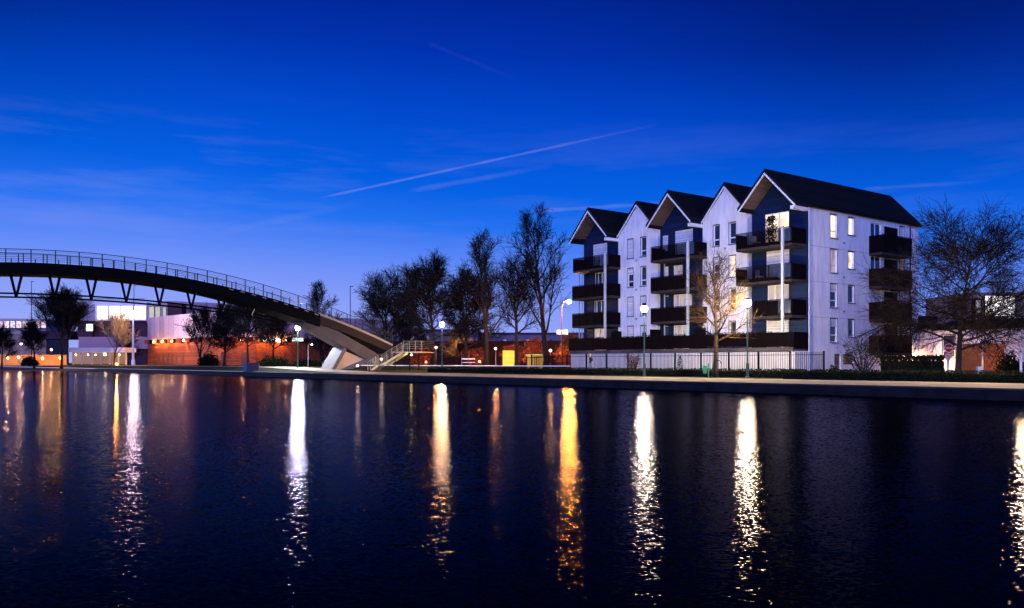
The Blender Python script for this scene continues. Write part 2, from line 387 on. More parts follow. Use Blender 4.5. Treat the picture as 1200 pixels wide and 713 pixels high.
tr('bare_tree', 570, 99, 276, 20, 15, 'pointed bare tree with upright limbs, tallest in the middle of the row', 'upright', dense=1.2, twig_r=0.014, group=GT, trunk_h=.22)
tr('bare_tree', 606, 93, 290, 32, 16, 'open forked bare tree standing beside the yellow panel', 'round', dense=1.4, twig_r=0.012, group=GT, trunk_h=.3)
tr('poplar_tree', 641, 88, 246, 25, 17, 'very tall bare poplar with steep limbs left of the apartment building', 'upright', dense=1.15, twig_r=0.0135, group=GT, trunk_h=.2)
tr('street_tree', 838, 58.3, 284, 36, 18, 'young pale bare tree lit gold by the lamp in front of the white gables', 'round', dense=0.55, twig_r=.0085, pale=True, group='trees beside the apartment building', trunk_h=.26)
tr('spreading_tree', 1123, 56, 252, 88, 19, 'broad spreading bare tree behind the hedge at the right end of the bank', 'spread', dense=1.75, pale=2, twig_r=0.0105, group='trees beside the apartment building', trunk_h=.17)
GL = 'bare trees in front of the left bank buildings'
tr('bare_tree', 72, 150, 356, 21, 21, 'large dense dark bare tree standing alone before the far left buildings', 'upright', dense=2.6, twig_r=0.02, group=GL, trunk_h=.12)
tr('bare_tree', 40, 152, 374, 13, 22, 'slim bare tree left of the large dark tree', 'round', dense=1.6, twig_r=0.018, group=GL, trunk_h=.3)
tr('bare_tree', 2, 158, 382, 13, 23, 'small bare tree cut by the left edge of the picture', 'round', dense=1.6, twig_r=0.018, group=GL, trunk_h=.25)
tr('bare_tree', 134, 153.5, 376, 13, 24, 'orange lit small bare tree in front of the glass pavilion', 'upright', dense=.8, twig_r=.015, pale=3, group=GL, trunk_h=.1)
tr('bare_tree', 150, 170, 384, 14, 241, 'low dark bare tree in front of the plum coloured wall', 'round', dense=1.2, twig_r=.017, group=GL, trunk_h=.15)
tr('bare_tree', 235, 122, 371, 15, 25, 'fan shaped bare tree in front of the orange wall', 'upright', dense=1.0, twig_r=.017, group=GL, trunk_h=.06)
tr('bare_tree', 263, 116, 352, 15, 26, 'narrow black tree beneath the bridge end of the steel struts', 'round', dense=2.4, twig_r=0.018, group=GL, trunk_h=.2)
tr('bare_tree', 291, 108, 352, 27, 27, 'wide bare tree under the bridge deck behind the blue block', 'round', dense=1.9, twig_r=0.015, group=GL, trunk_h=.3)
tr('bare_tree', 320, 116, 362, 19, 28, 'bare tree under the bridge deck left of the white lamp', 'round', dense=1.8, twig_r=0.015, group=GL, trunk_h=.3)
tr('bare_tree', 378, 150, 333, 14, 29, 'upright bare tree rising above the bridge railing', 'upright', dense=1.4, twig_r=.016, group=GL, trunk_h=.1)
tr('bare_tree', 376, 128, 376, 17, 30, 'low bare tree in the dark behind the bridge leg', 'round', dense=1.2, twig_r=.015, group=GL, trunk_h=.2)
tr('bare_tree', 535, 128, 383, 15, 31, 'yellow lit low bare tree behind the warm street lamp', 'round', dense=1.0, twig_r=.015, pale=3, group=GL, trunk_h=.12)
tr('bare_tree', 668, 110, 395, 13, 32, 'low bare tree behind the tall orange lamp post', 'round', dense=1.0, twig_r=.017, pale=True, group=GL, trunk_h=.15)

# ------------------------------------------------------------------ hedges and shrubs
def leaves_in(mb, rnd, n, fn, size):
    for _ in range(n):
        c = fn(rnd); a = Vector((rnd.gauss(0, 1), rnd.gauss(0, 1), rnd.gauss(0, 1))).normalized(); b = a.cross(Vector((rnd.gauss(0, 1), rnd.gauss(0, 1), rnd.gauss(0, 1)))).normalized()
        s = size*rnd.uniform(.6, 1.4)
        mb.face([c-a*s, c-b*s*.5, c+a*s, c+b*s*.5])
def hedge(name, F, u0, u1, w0, w1, z0, z1, label, seed, n, m=None, size=.05, rough=.08, group=None):
    rnd = random.Random(seed); base = F((u0+u1)/2, (w0+w1)/2, z0)
    root = thing(name, label, 'hedge', base, group)
    core = MB(); k = max(3, int(abs(u1-u0)/1.2))
    prev = None
    for i in range(k+1):
        u = u0+(u1-u0)*i/k; h = z1-.05-rnd.random()*rough; j = rnd.uniform(-.05, .05)
        ring = [F(u, w0+.05+j, z0), F(u, w0+.06+j, h-.08), F(u, w0+.16, h), F(u, w1-.16, h+rnd.uniform(-.03, .03)), F(u, w1-.05, h-.1), F(u, w1-.05, z0)]
        idx = len(core.v); core.v += ring
        if prev is not None:
            for a in range(5): core.f.append((prev+a, prev+a+1, idx+a+1, idx+a)); core.mi.append(0)
        else: core.f.append(tuple(range(idx, idx+6))); core.mi.append(0)
        prev = idx
    core.f.append(tuple(range(prev, prev+6))); core.mi.append(0)
    core.build('branches', M_LEAFDK, root)
    lv = MB()
    def fn(r):
        u = r.uniform(u0, u1); q = r.random()
        bumpy = rough*(mnoise.noise(Vector((u*.9, seed, 0)))+.3*mnoise.noise(Vector((u*4, seed, 3))))
        if q < .5: return F(u, r.uniform(w0-.02, w0+.1), r.uniform(z0+.02, z1+bumpy))
        if q < .9: return F(u, r.uniform(w0, w1), z1+bumpy+r.uniform(-.12, .05))
        return F(u, r.uniform(w1-.1, w1+.02), r.uniform(z0, z1))
    leaves_in(lv, rnd, n, fn, size)
    lv.build('leaves', m or M_LEAF, root, recalc=False)
    return root
GH = 'clipped hedges behind the promenade'
hedge('hedge', Q, -14, 16.6, 9.35, 10.5, .47, 1.02, 'long clipped green hedge on the right behind the bright promenade', 1, 15000, group=GH)
hedge('hedge', Q, 17.6, 41, 12.6, 13.6, .47, 1.0, 'clipped dark hedge in front of the metal fence, left of the green bin', 2, 9000, group=GH)
hedge('hedge', Q, 41.4, 60, 12.6, 13.6, .47, 1.0, 'low dark hedge below the row of bare trees', 3, 6000, group=GH)
def HB(a, b, z): return PG(1040+a, 58+b, z)
hedge('hedge', HB, -8, 66, 0, 1.6, .47, 1.85, 'taller hedge in front of the low peach wall at the building corner', 4, 7000, size=.07, rough=.3)
def shrub(name, px, Y, top, half, seed, label, m, n, stems=True, size=.05, cat='shrub', group=None, z0=.47):
    rnd = random.Random(seed); base = PG(px, Y, z0); H = CAMH+(425-top)/1000*Y-z0; W = half/1000*Y
    root = thing(name, label, cat, base, group)
    if stems:
        st = MB()
        for i in range(26):
            a = rnd.uniform(0, 2*PI); t = base+Vector((math.cos(a)*W*rnd.uniform(.3, 1), math.sin(a)*W*rnd.uniform(.3, 1), H*rnd.uniform(.6, 1)))
            mid = base.lerp(t, .5)+Vector((rnd.gauss(0, .1), rnd.gauss(0, .1), .12))
            st.tube([base+Vector((rnd.gauss(0, .08), rnd.gauss(0, .08), 0)), mid, t], [.025, .016, .006], 4, cap=False)
            for _ in range(9):
                p = mid.lerp(t, rnd.random()); st.tube([p, p+Vector((rnd.gauss(0, .22), rnd.gauss(0, .22), rnd.uniform(0, .35)))], [.008, .005], 3, cap=False)
        st.build('stems', M_BARK, root, recalc=False)
    lv = MB()
    def fn(r):
        while True:
            v = Vector((r.uniform(-1, 1), r.uniform(-1, 1), r.uniform(-1, 1)))
            if v.length < 1: break
        v = v*(.75+.35*mnoise.noise(v*2.3+Vector((seed, 0, 0))))
        return base+Vector((v.x*W, v.y*W, H*(.5+.5*v.z) if stems else H*abs(v.z)))
    leaves_in(lv, rnd, n, fn, size); lv.build('leaves', m, root, recalc=False)
    return root
shrub('shrub', 1012, 58.5, 391, 31, 5, 'large wild shrub with loose twigs in front of the lilac side wall', M_LEAF, 1500, size=.06)
shrub('shrub', 976, 58, 425, 8, 6, 'small round evergreen bush by the end of the metal fence', M_LEAFDK, 1500, stems=False, size=.05)
shrub('shrub', 743, 68, 412, 12, 7, 'reddish bare shrub in front of the fence behind the lamp post', M_LEAFR, 350, size=.045)
shrub('shrub', 1184, 60, 405, 21, 8, 'dark evergreen shrub at the right end beside the white post', M_LEAFDK, 3500, stems=False, size=.07)
shrub('bush', 35, 150, 415, 13, 9, 'low black rounded bush on the far left bank', M_LEAFDK, 2500, stems=False, size=.12, z0=.97)
shrub('bush', 245, 122, 410, 16, 10, 'dark low bushes under the fan shaped tree', M_LEAFDK, 3000, stems=False, size=.12, z0=.97)
shrub('bush', 320, 104, 414, 30, 12, 'wide dark bush behind the blue block under the bridge', M_LEAFDK, 4500, stems=False, size=.10, z0=.6)
shrub('bush', 360, 108, 416, 26, 13, 'dark undergrowth behind the white lamp under the bridge', M_LEAFDK, 3500, stems=False, size=.10, z0=.6)
for i, (px, Y, top, hp, lab) in enumerate([(492, 118, 402, 17, 'copper leaved bush right of the stair platform'), (556, 121, 404, 19, 'copper leaved bush behind the row trees, left of the small orange lamp'),
        (600, 114, 400, 18, 'rust coloured bush above the yellow panel'), (625, 112, 392, 16, 'bright red lit bush between the forked tree and the poplar'), (660, 104, 402, 13, 'rust coloured bush beside the tall lamp post')]):
    shrub('copper_bush', px, Y, top, hp, 30+i, lab, M_LEAFR, 2200, size=.13, group='copper bushes behind the row of trees')
# small conifer with drooping side branch
root = thing('young_conifer', 'small dark conifer sapling in front of the fence beside the green bin', 'shrub', PG(797, 61, .47))
mb = MB(); rnd = random.Random(5); b = PG(797, 61, .47); mb.tube([b, b+Vector((.0, 0, 1.5))], [.03, .01], 5)
mb.build('stem', M_BARK, root)
mb = MB()
for i in range(1400):
    f = rnd.random(); a = rnd.uniform(0, 2*PI); rr = (1-f)*.62*rnd.uniform(.3, 1); p = b+Vector((math.cos(a)*rr, math.sin(a)*rr, .12+f*1.4-rr*.15))
    d = Vector((math.cos(a), math.sin(a), -.2+rnd.gauss(0, .2))).normalized()*.09; s_ = Vector((-d.y, d.x, 0))*.3
    mb.face([p, p+d*.5+s_, p+d, p+d*.5-s_])
mb.build('foliage', M_LEAFDK, root, recalc=False)

# ------------------------------------------------------------------ apartment building
apt = thing('apartment_building', 'large apartment building with five steep gables, navy boarded bays and white rendered bays', 'building', B(0, 0, .47))
FL = [2.35, 5.05, 7.75, 10.45]
EAVE, RIDGE = 13.42, 16.08
def facade(F, a0, a1, b, z0, z1, holes, depth, m=0, mb=None, gable=None):
    """wall sheet at b with rectangular openings and reveals going to b+depth; F(a,b,z)"""
    mb = mb or MB()
    A = sorted({a0, a1, *[h[0] for h in holes], *[h[1] for h in holes]}); Z = sorted({z0, z1, *[h[2] for h in holes], *[h[3] for h in holes]})
    for i in range(len(A)-1):
        for j in range(len(Z)-1):
            ca, cz = (A[i]+A[i+1])/2, (Z[j]+Z[j+1])/2
            if any(h[0] < ca < h[1] and h[2] < cz < h[3] for h in holes): continue
            mb.face([F(A[i], b, Z[j]), F(A[i+1], b, Z[j]), F(A[i+1], b, Z[j+1]), F(A[i], b, Z[j+1])], m)
    for h in holes:
        x0, x1, y0, y1 = h[:4]
        for p, q in (((x0, y0), (x1, y0)), ((x1, y0), (x1, y1)), ((x1, y1), (x0, y1)), ((x0, y1), (x0, y0))):
            mb.face([F(p[0], b, p[1]), F(q[0], b, q[1]), F(q[0], b+depth, q[1]), F(p[0], b+depth, p[1])], m)
        mb.face([F(x0, b+depth, y0), F(x1, b+depth, y0), F(x1, b+depth, y1), F(x0, b+depth, y1)], m)
    if gable: mb.face([F(a0, b, z1), F(a1, b, z1), F((a0+a1)/2, b, gable)], m)
    return mb
def window(F, x0, x1, b, y0, y1, depth, state, parent, sill=True, mull=None, door=False):
    """state: shutter / dark / lit / dim / half ; frame sits in the reveal"""
    y = b+depth
    fr = MB(); t = .07
    inn = y-.06
    fr.fbox(F, x0, x1, inn, y-.004, y0, y0+t); fr.fbox(F, x0, x1, inn, y-.004, y1-t, y1)
    fr.fbox(F, x0, x0+t, inn, y-.004, y0+t, y1-t); fr.fbox(F, x1-t, x1, inn, y-.004, y0+t, y1-t)
    if mull:
        for q in mull:
            xm = x0+(x1-x0)*q; fr.fbox(F, xm-.045, xm+.045, inn-.005, y-.004, y0+t, y1-t)
    elif not door and y1-y0 > 1.5 and state != 'shutter':
        zm = y0+(y1-y0)*.3; fr.fbox(F, x0+t, x1-t, inn-.003, y-.004, zm-.045, zm+.045)
    w = fr.build('window', M_PVC, parent)
    if sill:
        q = MB(); g_ = .045  # dark strips around the opening paint in the shadow of the reveal
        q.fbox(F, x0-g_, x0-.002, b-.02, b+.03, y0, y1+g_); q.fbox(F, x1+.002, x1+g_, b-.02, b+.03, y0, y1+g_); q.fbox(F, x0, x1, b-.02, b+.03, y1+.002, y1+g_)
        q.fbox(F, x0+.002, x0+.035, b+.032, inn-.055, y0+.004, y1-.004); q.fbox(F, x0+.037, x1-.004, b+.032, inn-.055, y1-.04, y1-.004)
        q.build('reveal_shade', mat('reveal_shade_dark', (.03, .03, .045), .6), w)
    if state == 'shutter':
        p = MB(); p.fbox(F, x0+.01, x1-.01, inn-.05, inn-.012, y0+.01, y1-.01); p.build('shutter', M_SHUT, w)
    else:
        g = MB(); g.fbox(F, x0+t, x1-t, y-.035, y-.02, y0+t, y1-t)
        g.build('pane', {'dark': M_GLASSD, 'lit': M_LIT, 'dim': M_LITDIM, 'half': M_GLASSD}[state], w)
        if state == 'half':
            zz = y1-(y1-y0)*.35; p = MB(); p.fbox(F, x0+.01, x1-.01, inn-.05, inn-.012, zz, y1-.01); p.build('shutter', M_SHUT, w)
    if sill:
        s = MB(); s.fbox(F, x0-.08, x1+.08, b-.09, y-.07, y0-.07, y0-.003); s.build('sill', mat('sill_zinc', (.07, .065, .08), .5), w)
    return w

navy_c = [2.52, 12.66, 22.98]; white_c = [7.6, 17.8]
bays = []   # (kind, t0, t1)
edges = [0.0, 5.2, 10.05, 15.25, 20.35, 25.6]
bays = [('navy', 0.0, 5.2), ('white', 5.2, 10.05), ('navy', 10.05, 15.25), ('white', 15.25, 20.35), ('navy', 20.35, 25.6)]
WS = -.3      # white bays stand a little proud
wins = []
wall_w = MB()
F = B
# measured openings on the navy bays: (px0, px1, level, state, height)
nav = {0: [(896, 924.5, 3, 'lit', 2.75, (.42, .7)), (898, 925, 2, 'shutter', 2.5, None), (899, 924.5, 1, 'dim', 2.5, (.28, .66)), (898, 924.5, 0, 'shutter', 2.5, None)],
       2: [(791, 812, 3, 'shutter', 2.6, None), (776.5, 783, 3, 'shutter', 2.4, None), (789, 800, 2, 'dim', 2.3, (.5,)), (778, 783.5, 2, 'dim', 2.3, None),
           (789, 811, 1, 'dim', 2.4, (.35, .7)), (777.5, 783.5, 1, 'dark', 2.4, None), (789, 806, 0, 'dim', 2.4, (.4, .8)), (778, 783.5, 0, 'dark', 2.4, None)],
       4: [(695, 711.5, 3, 'shutter', 2.6, None), (697, 709, 2, 'dark', 2.5, (.33, .7)), (696, 709.5, 1, 'dark', 2.5, (.4, .8)), (696, 709.5, 0, 'dim', 2.5, (.5,))]}
whi = {1: [(836, 843, 'dark', 0), (854.5, 862, 'dark', 0)], 3: [(735.6, 742, 'x', 0), (750.8, 757, 'x', 0)]}
st3 = {(0, 3): 'shutter', (1, 3): 'dark', (0, 2): 'half', (1, 2): 'dark', (0, 1): 'shutter', (1, 1): 'half', (0, 0): 'shutter', (1, 0): 'half'}
st1 = {(0, 3): 'dark', (1, 3): 'dark', (0, 2): 'half', (1, 2): 'lit', (0, 1): 'dark', (1, 1): 'dark', (0, 0): 'half', (1, 0): 'dark'}
for bi, (kind, t0, t1) in enumerate(bays):
    s0 = 0.0 if kind == 'navy' else WS
    holes = []
    if kind == 'navy':
        for (p0, p1, lv, st, h, mu) in nav[bi]:
            ta, tb = tpx(p1, 0), tpx(p0, 0); z0 = FL[lv]+.12; z1 = FL[lv]+h
            if (tb-ta) < 1.2: z0 = FL[lv]+1.0
            holes.append((ta, tb, z0, z1)); wins.append((B, ta, tb, s0, z0, z1, .14, st, z0 > FL[lv]+.5, mu, z0 < FL[lv]+.5))
        facade(B, t0, t1, s0, FL[0], EAVE-.02, holes, .14, 0, None, RIDGE-.12).build('cladding', M_NAVY, apt)
    else:
        for ci, (p0, p1, st, _) in enumerate(whi[bi]):
            for lv in range(4):
                ta, tb = tpx(p1, s0), tpx(p0, s0); z0 = FL[lv]+.72; z1 = FL[lv]+2.5
                state = (st1 if bi == 1 else st3)[(ci, lv)]
                holes.append((ta, tb, z0, z1)); wins.append((B, ta, tb, s0, z0, z1, .16, state, True, None, False))
        facade(B, t0, t1, s0, FL[0], EAVE-.02, holes, .16, 0, wall_w, RIDGE-.12)
        for tt in (t0, t1):
            wall_w.face([B(tt, s0, FL[0]), B(tt, 0, FL[0]), B(tt, 0, EAVE-.02), B(tt, s0, EAVE-.02)])
# side wall (facing right), a = s, b = -t direction
def S(s, b, z): return B(b, s, z)
colA = (2.85, 3.77); colB = (5.3, 6.12); colC = (12.95, 13.7)
holes = []
stA = {3: 'lit', 2: 'dim', 1: 'half', 0: 'half'}; stB = {3: 'lit', 2: 'lit', 1: 'dark', 0: 'dark'}; stC = {3: 'shutter', 2: 'dim', 1: 'shutter', 0: 'dark'}
for lv in range(4):
    z1 = FL[lv]+2.55
    for (c, z0, stt) in ((colA, z1-1.85, stA), (colB, z1-1.4, stB), (colC, z1-1.9, stC)):
        holes.append((c[0], c[1], z0, z1)); wins.append((S, c[0], c[1], 0.0, z0, z1, .17, stt[lv], True, None, False))
    holes.append((8.5, 10.1, FL[lv]+.1, FL[lv]+2.45)); wins.append((S, 8.5, 10.1, 0.0, FL[lv]+.1, FL[lv]+2.45, .17, ['dim', 'shutter', 'dark', 'dark'][lv] if lv else 'shutter', False, (.5,), True))
holes.append((3.4, 4.25, .5, 2.15)); holes.append((4.6, 6.0, 1.3, 2.15))
facade(S, 0, 15.9, 0, .47, EAVE-.02, holes, .17, 0, wall_w)
# rear, left end, floor closing
wall_w.face([B(0, 15.9, .47), B(25.6, 15.9, .47), B(25.6, 15.9, EAVE-.02), B(0, 15.9, EAVE-.02)])
wall_w.face([B(25.6, 0, .47), B(25.6, 15.9, .47), B(25.6, 15.9, EAVE-.02), B(25.6, 0, EAVE-.02)])
for (kind, t0, t1) in bays: wall_w.face([B(t0, 15.9, EAVE-.02), B(t1, 15.9, EAVE-.02), B((t0+t1)/2, 15.9, RIDGE-.12)])
# basement storey, standing proud under the terrace
wall_w.fbox(B, 0.002, 25.6, -1.7, -.003, .47, 2.34)
ww = wall_w.build('wall', M_STUCCO, apt)
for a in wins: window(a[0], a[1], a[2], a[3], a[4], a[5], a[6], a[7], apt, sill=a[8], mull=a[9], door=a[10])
# basement door and low window on the side wall
for (x0, x1, z0, z1) in ((3.4, 4.25, .5, 2.15), (4.6, 6.0, 1.3, 2.15)):
    mb = MB(); mb.fbox(S, x0+.02, x1-.02, .10, .15, z0+.02, z1-.02)
    mb.build('door' if x0 < 4 else 'garage_grille', banded_mat('slat_door_%d' % int(x0), (.20, .12, .08), (.05, .03, .02), .22, .2, .6), apt)
# roofs
for bi, (kind, t0, t1) in enumerate(bays):
    c = (t0+t1)/2; sF = -1.83 if kind == 'navy' else WS-.2
    c2 = navy_c[bi//2] if kind == 'navy' else c
    hw = (t1-t0)/2
    rf = MB()
    for sg in (-1, 1):
        ov = .18 if ((bi == 0 and sg < 0) or (bi == 4 and sg > 0)) else .0
        e = c+sg*(hw+ov); ez = EAVE-ov*1.12
        pts = [B(c, sF, RIDGE), B(e, sF, ez), B(e, sF, ez+.26), B(c, sF, RIDGE+.28)]
        rf.prism(pts, B(0, 16.1, 0)-B(0, sF, 0))
    r_ = rf.build('roof', M_ROOF, apt)
    # white barge boards on the front verge
    fb = MB()
    for sg in (-1, 1):
        ov = .18 if ((bi == 0 and sg < 0) or (bi == 4 and sg > 0)) else .0
        e = c+sg*(hw+ov-(.02 if ov == 0 else 0)); ez = EAVE-ov*1.12
        h_ = .17 if kind == 'navy' else .13
        pts = [B(c, sF-.04, RIDGE-.22), B(e, sF-.04, ez-.22), B(e, sF-.04, ez-.22+h_), B(c, sF-.04, RIDGE-.22+h_+.02)]
        fb.prism(pts, B(0, .05, 0)-B(0, 0, 0))
    if kind == 'navy':     # boxed eave returns of the overhang
        e = t0+.02; fb.fbox(B, e-.02, e+.30, sF+.02, -.01, EAVE-.50, EAVE-.24)
    fb.build('fascia', M_WHITE, r_)
    if kind == 'navy':     # boarded underside of the overhang
        sf = MB()
        for sg in (-1, 1):
            e = c+sg*(hw-.3); ez = EAVE+.33
            sf.prism([B(c, sF+.015, RIDGE-.03), B(e, sF+.015, ez-.06-.0), B(e, sF+.015, ez-.02), B(c, sF+.015, RIDGE-.005)], B(0, 1.80, 0)-B(0, 0, 0))
        sf.build('soffit', M_SOFFIT, r_)
# side gutter with tan soffit under the eave
mb = MB(); mb.fbox(S, .02, 16.0, -.18, -.004, EAVE-.22, EAVE-.15); mb.build('eave_soffit', M_SOFFIT, apt)
mb = MB(); mb.tube([S(.0, -.26, EAVE-.14), S(16.05, -.26, EAVE-.14)], .07, 8); mb.build('gutter', M_DARKMETAL, apt)
for (t, s) in ((-.12, -.08), (10.0, -.12), (20.3, -.12), (25.7, -.15), (5.25, -.42)):
    mb = MB(); mb.tube([B(t, s, .5 if t < 1 else 2.6), B(t, s, EAVE-.35)], .055, 8); mb.build('downpipe', mat('pale_zinc', (.42, .44, .5), .4, .3), apt)
# vent grilles and wall seams
for lv in range(4):
    for (F_, a, b_) in ((B, 7.55, WS), (B, 17.85, WS), (S, 4.6, 0.0), (S, 14.6, 0.0)):
        mb = MB(); mb.fbox(F_, a, a+.22, b_-.02, b_-.003, FL[lv]+.35, FL[lv]+.52); mb.build('vent_grille', mat('vent_grey', (.22, .22, .25), .6), apt)
for z in (FL[1]-.12, FL[2]-.12, FL[3]-.12):
    mb = MB(); mb.fbox(S, .05, 8.2, -.008, -.002, z, z+.03); mb.build('wall_seam', mat('seam_grey', (.34, .33, .37), .8), apt)
# terrace over the basement
te = MB(); te.fbox(B, -.02, 25.7, -1.95, -.31, 2.345, 2.62); terr = te.build('terrace', mat('terrace_slab', (.09, .07, .06), .85, noise=(.25, (.012, .010, .010), .08)), apt)
tb = MB(); rnd = random.Random(3)
u = 0.0
while u < 25.65:
    v = min(25.66, u+1.38); tb.fbox(B, u+.02, v-.02, -1.94, -1.90, 2.66 if not (3.0 < u < 7.5) else 2.75, 3.74); u = v
    tb.fbox(B, v-.03, v+.03, -1.89, -1.83, 2.625, 3.76)
tb.fbox(B, -.06, -.03, -1.9, -.02, 2.5, 3.74)
tb.fbox(B, 25.68, 25.71, -1.90, 0, 2.66, 3.74)
tb.build('balustrade', M_PANEL, terr)
def tplant(r):
    return B(r.uniform(2, 25.6), r.uniform(-1.85, -1.5), 3.72+.22*max(0, mnoise.noise(Vector((r.random()*25, 1, 1))))+r.uniform(-.1, .12))
lv = MB(); leaves_in(lv, random.Random(8), 3500, tplant, .055); lv.build('terrace_hedge', M_LEAFDK, terr, recalc=False)
# balconies: (t0, t1) from measured pixels at the front plane s=-2.2
def balcony(F, a0, a1, depth, z, rail, parent, panel=M_PANEL, b0=0.0, glass=None, slats=False, sgn=-1):
    s = MB(); s.fbox(F, a0, a1, b0+sgn*depth, b0+sgn*.003, z-.20, z); sl = s.build('balcony', mat('balcony_slab', (.05, .04, .04), .85, noise=(1.2, (.03, .025, .025), .2)), parent)
    r = MB(); o = sgn*(depth-.03); q = sgn*(depth+.02)
    if slats:
        x = a0
        while x < a1-.02: r.fbox(F, x, x+.055, b0+min(o, q), b0+max(o, q)-.02, z+.003, z+rail); x += .1
        r.fbox(F, a0, a1, b0+min(o, q)+.035, b0+max(o, q), z+.003, z+.25)
    else: r.fbox(F, a0+.0, a1-.0, b0+min(o, q), b0+max(o, q), z+.003, z+rail)
    for e in (a0, a1): r.fbox(F, e-.02, e+.02, b0+sgn*(depth-.04), b0+sgn*.01, z+.003, z+rail)
    r.build('parapet', panel, sl)
    t = MB(); t.tube([F(a0, b0+sgn*depth, z+rail+.05), F(a1, b0+sgn*depth, z+rail+.05)], .035, 6)
    n = max(2, int((a1-a0)/.9))
    for i in range(n+1):
        x = a0+(a1-a0)*i/n; t.tube([F(x, b0+sgn*(depth+.035), z-.15), F(x, b0+sgn*(depth+.035), z+rail+.04)], .022, 4)
    t.build('railing', M_DARKMETAL, sl)
    if glass:
        g = MB(); g.fbox(F, glass[0], glass[1], b0+sgn*(depth+.06), b0+sgn*(depth+.05), z+.15, z+rail-.03); g.build('glass_screen', M_RAILGLASS, sl)
    return sl
bal = [(0, .2, 5.35, 3, True), (0, .2, 5.35, 2, True), (0, .2, 3.7, 1, True),
       (1, tpx(815, -1.72), tpx(763, -1.72), 3, True), (1, tpx(815, -1.72), tpx(763, -1.72), 2, False), (1, tpx(815, -1.72), tpx(763, -1.72), 1, False),
       (2, tpx(714, -1.72), tpx(672, -1.72), 3, True), (2, tpx(714, -1.72), tpx(671, -1.72), 2, False), (2, tpx(714, -1.72), tpx(671, -1.72), 1, False)]
for (g, a0, a1, lv, gl) in bal:
    balcony(B, a0, a1, 1.72, FL[lv]-.02, 1.15, apt, glass=(a0+.1, a0+1.2) if gl else None, slats=(lv == 3 or (g == 0 and lv == 2)))
for px in (917, 806, 709):
    t = tpx(px, -1.86)
    mb = MB(); mb.fbox(B, t-.09, t+.09, -1.93, -1.77, 2.625, 11.75 if px > 900 else 11.7); mb.build('balcony_post', mat('post_pale', (.55, .58, .62), .4), apt)
for px in (878, 779.5, 679.5):
    t = tpx(px, -.35) if px < 700 else tpx(px, -.35)
    mb = MB(); mb.tube([B(t, -.42, 2.6), B(t, -.42, 10.2)], .06, 6); mb.build('downpipe', mat('pale_zinc', (.42, .44, .5), .4, .3), apt)
# side balconies
for lv in range(4):
    balcony(S, 8.25, 12.7, 1.15, FL[lv]-.1, 1.4, apt)
    mb = MB(); mb.fbox(S, 10.5, 12.5, -.06, -.01, FL[lv]+.1, FL[lv]+2.3); mb.build('recess_panel', M_DARKMETAL, apt)
mb = MB(); mb.tube([S(12.6, -1.1, .47), S(12.6, -1.1, 13.4)], .05, 6); mb.build('balcony_post', M_DARKMETAL, apt)
# terrace-level dividing screen panels
for t in (9.6, 14.8, 19.8):
    mb = MB(); mb.fbox(B, t, t+.06, -1.7, -.4, 2.63, 4.4); mb.build('divider', M_DARKMETAL, apt)

# chairs and plants on the top right balcony
def plant(px, t, s, z, H, label, seed, n=450):
    rnd = random.Random(seed); b = B(t, s, z); root = thing('potted_plant', label, 'plant', b)
    mb = MB(); mb.lathe(b, [(.12, 0), (.17, .28)], 10); mb.build('pot', mat('terracotta', (.35, .14, .08), .8), root)
    mb = MB(); leaves_in(mb, rnd, n, lambda r: b+Vector((r.gauss(0, .2), r.gauss(0, .2), .3+r.random()**.7*(H-.3))), .1); mb.build('foliage', M_LEAF, root, recalc=False)
plant(904, tpx(904, -1.2), -1.2, FL[3]-.01, 2.3, 'tall leafy potted plant on the top balcony before the lit window', 1)
def chair(t, s, z, label, m):
    b = B(t, s, z); root = thing('balcony_chair', label, 'chair', b, 'chairs on the balconies')
    mb = MB(); mb.box(b+Vector((0, 0, .42)), .48, .48, .05, KA); mb.build('seat', m, root)
    mb = MB(); mb.box(b+Vector((KA.x*.22, KA.y*.22, .47)), .04, .46, .5, KA); mb.build('backrest', m, root)
    for i in (-1, 1):
        for j in (-1, 1):
            mb = MB(); o = Vector((KA.x*.2*i+KB.x*.2*j, KA.y*.2*i+KB.y*.2*j, 0)); mb.tube([b+o+Vector((0,0,.002)), b+o+Vector((0, 0, .42))], .018, 5); mb.build('leg', m, root)
chair(3.9, -1.1, FL[3]-.018, 'white chair on the top balcony left of the tall plant', M_WHITE)
chair(3.6, -1.1, FL[2]-.018, 'white chair on the balcony one floor below the tall plant', M_WHITE)
chair(tpx(706, -1.4), -1.4, FL[3]-.018, 'white chair on the top balcony of the farthest bay', M_WHITE)

# ------------------------------------------------------------------ metal fence before the building
fz0, fz1, fs = .47, 2.2, -5.2
fe = thing('metal_fence', 'dark vertical bar metal fence in front of the pale basement wall', 'fence', B(10, fs, fz0))
bars = MB(); t = -4.75
while t < 27.5:
    bars.tube([B(t, fs, fz0+.1), B(t, fs, fz1)], .022, 4); t += .15
bars.build('bars', M_DARKMETAL, fe)
for z in (fz0+.2, fz1-.2):
    mb = MB(); mb.fbox(B, -4.8, 27.5, fs-.02, fs+.02, z-.02, z+.02); mb.build('rail', M_DARKMETAL, fe)
t = -4.75
while t < 27.6:
    mb = MB(); mb.fbox(B, t-.045, t+.045, fs-.05, fs+.05, fz0, fz1+.05); mb.build('post', M_DARKMETAL, fe); t += 2.68

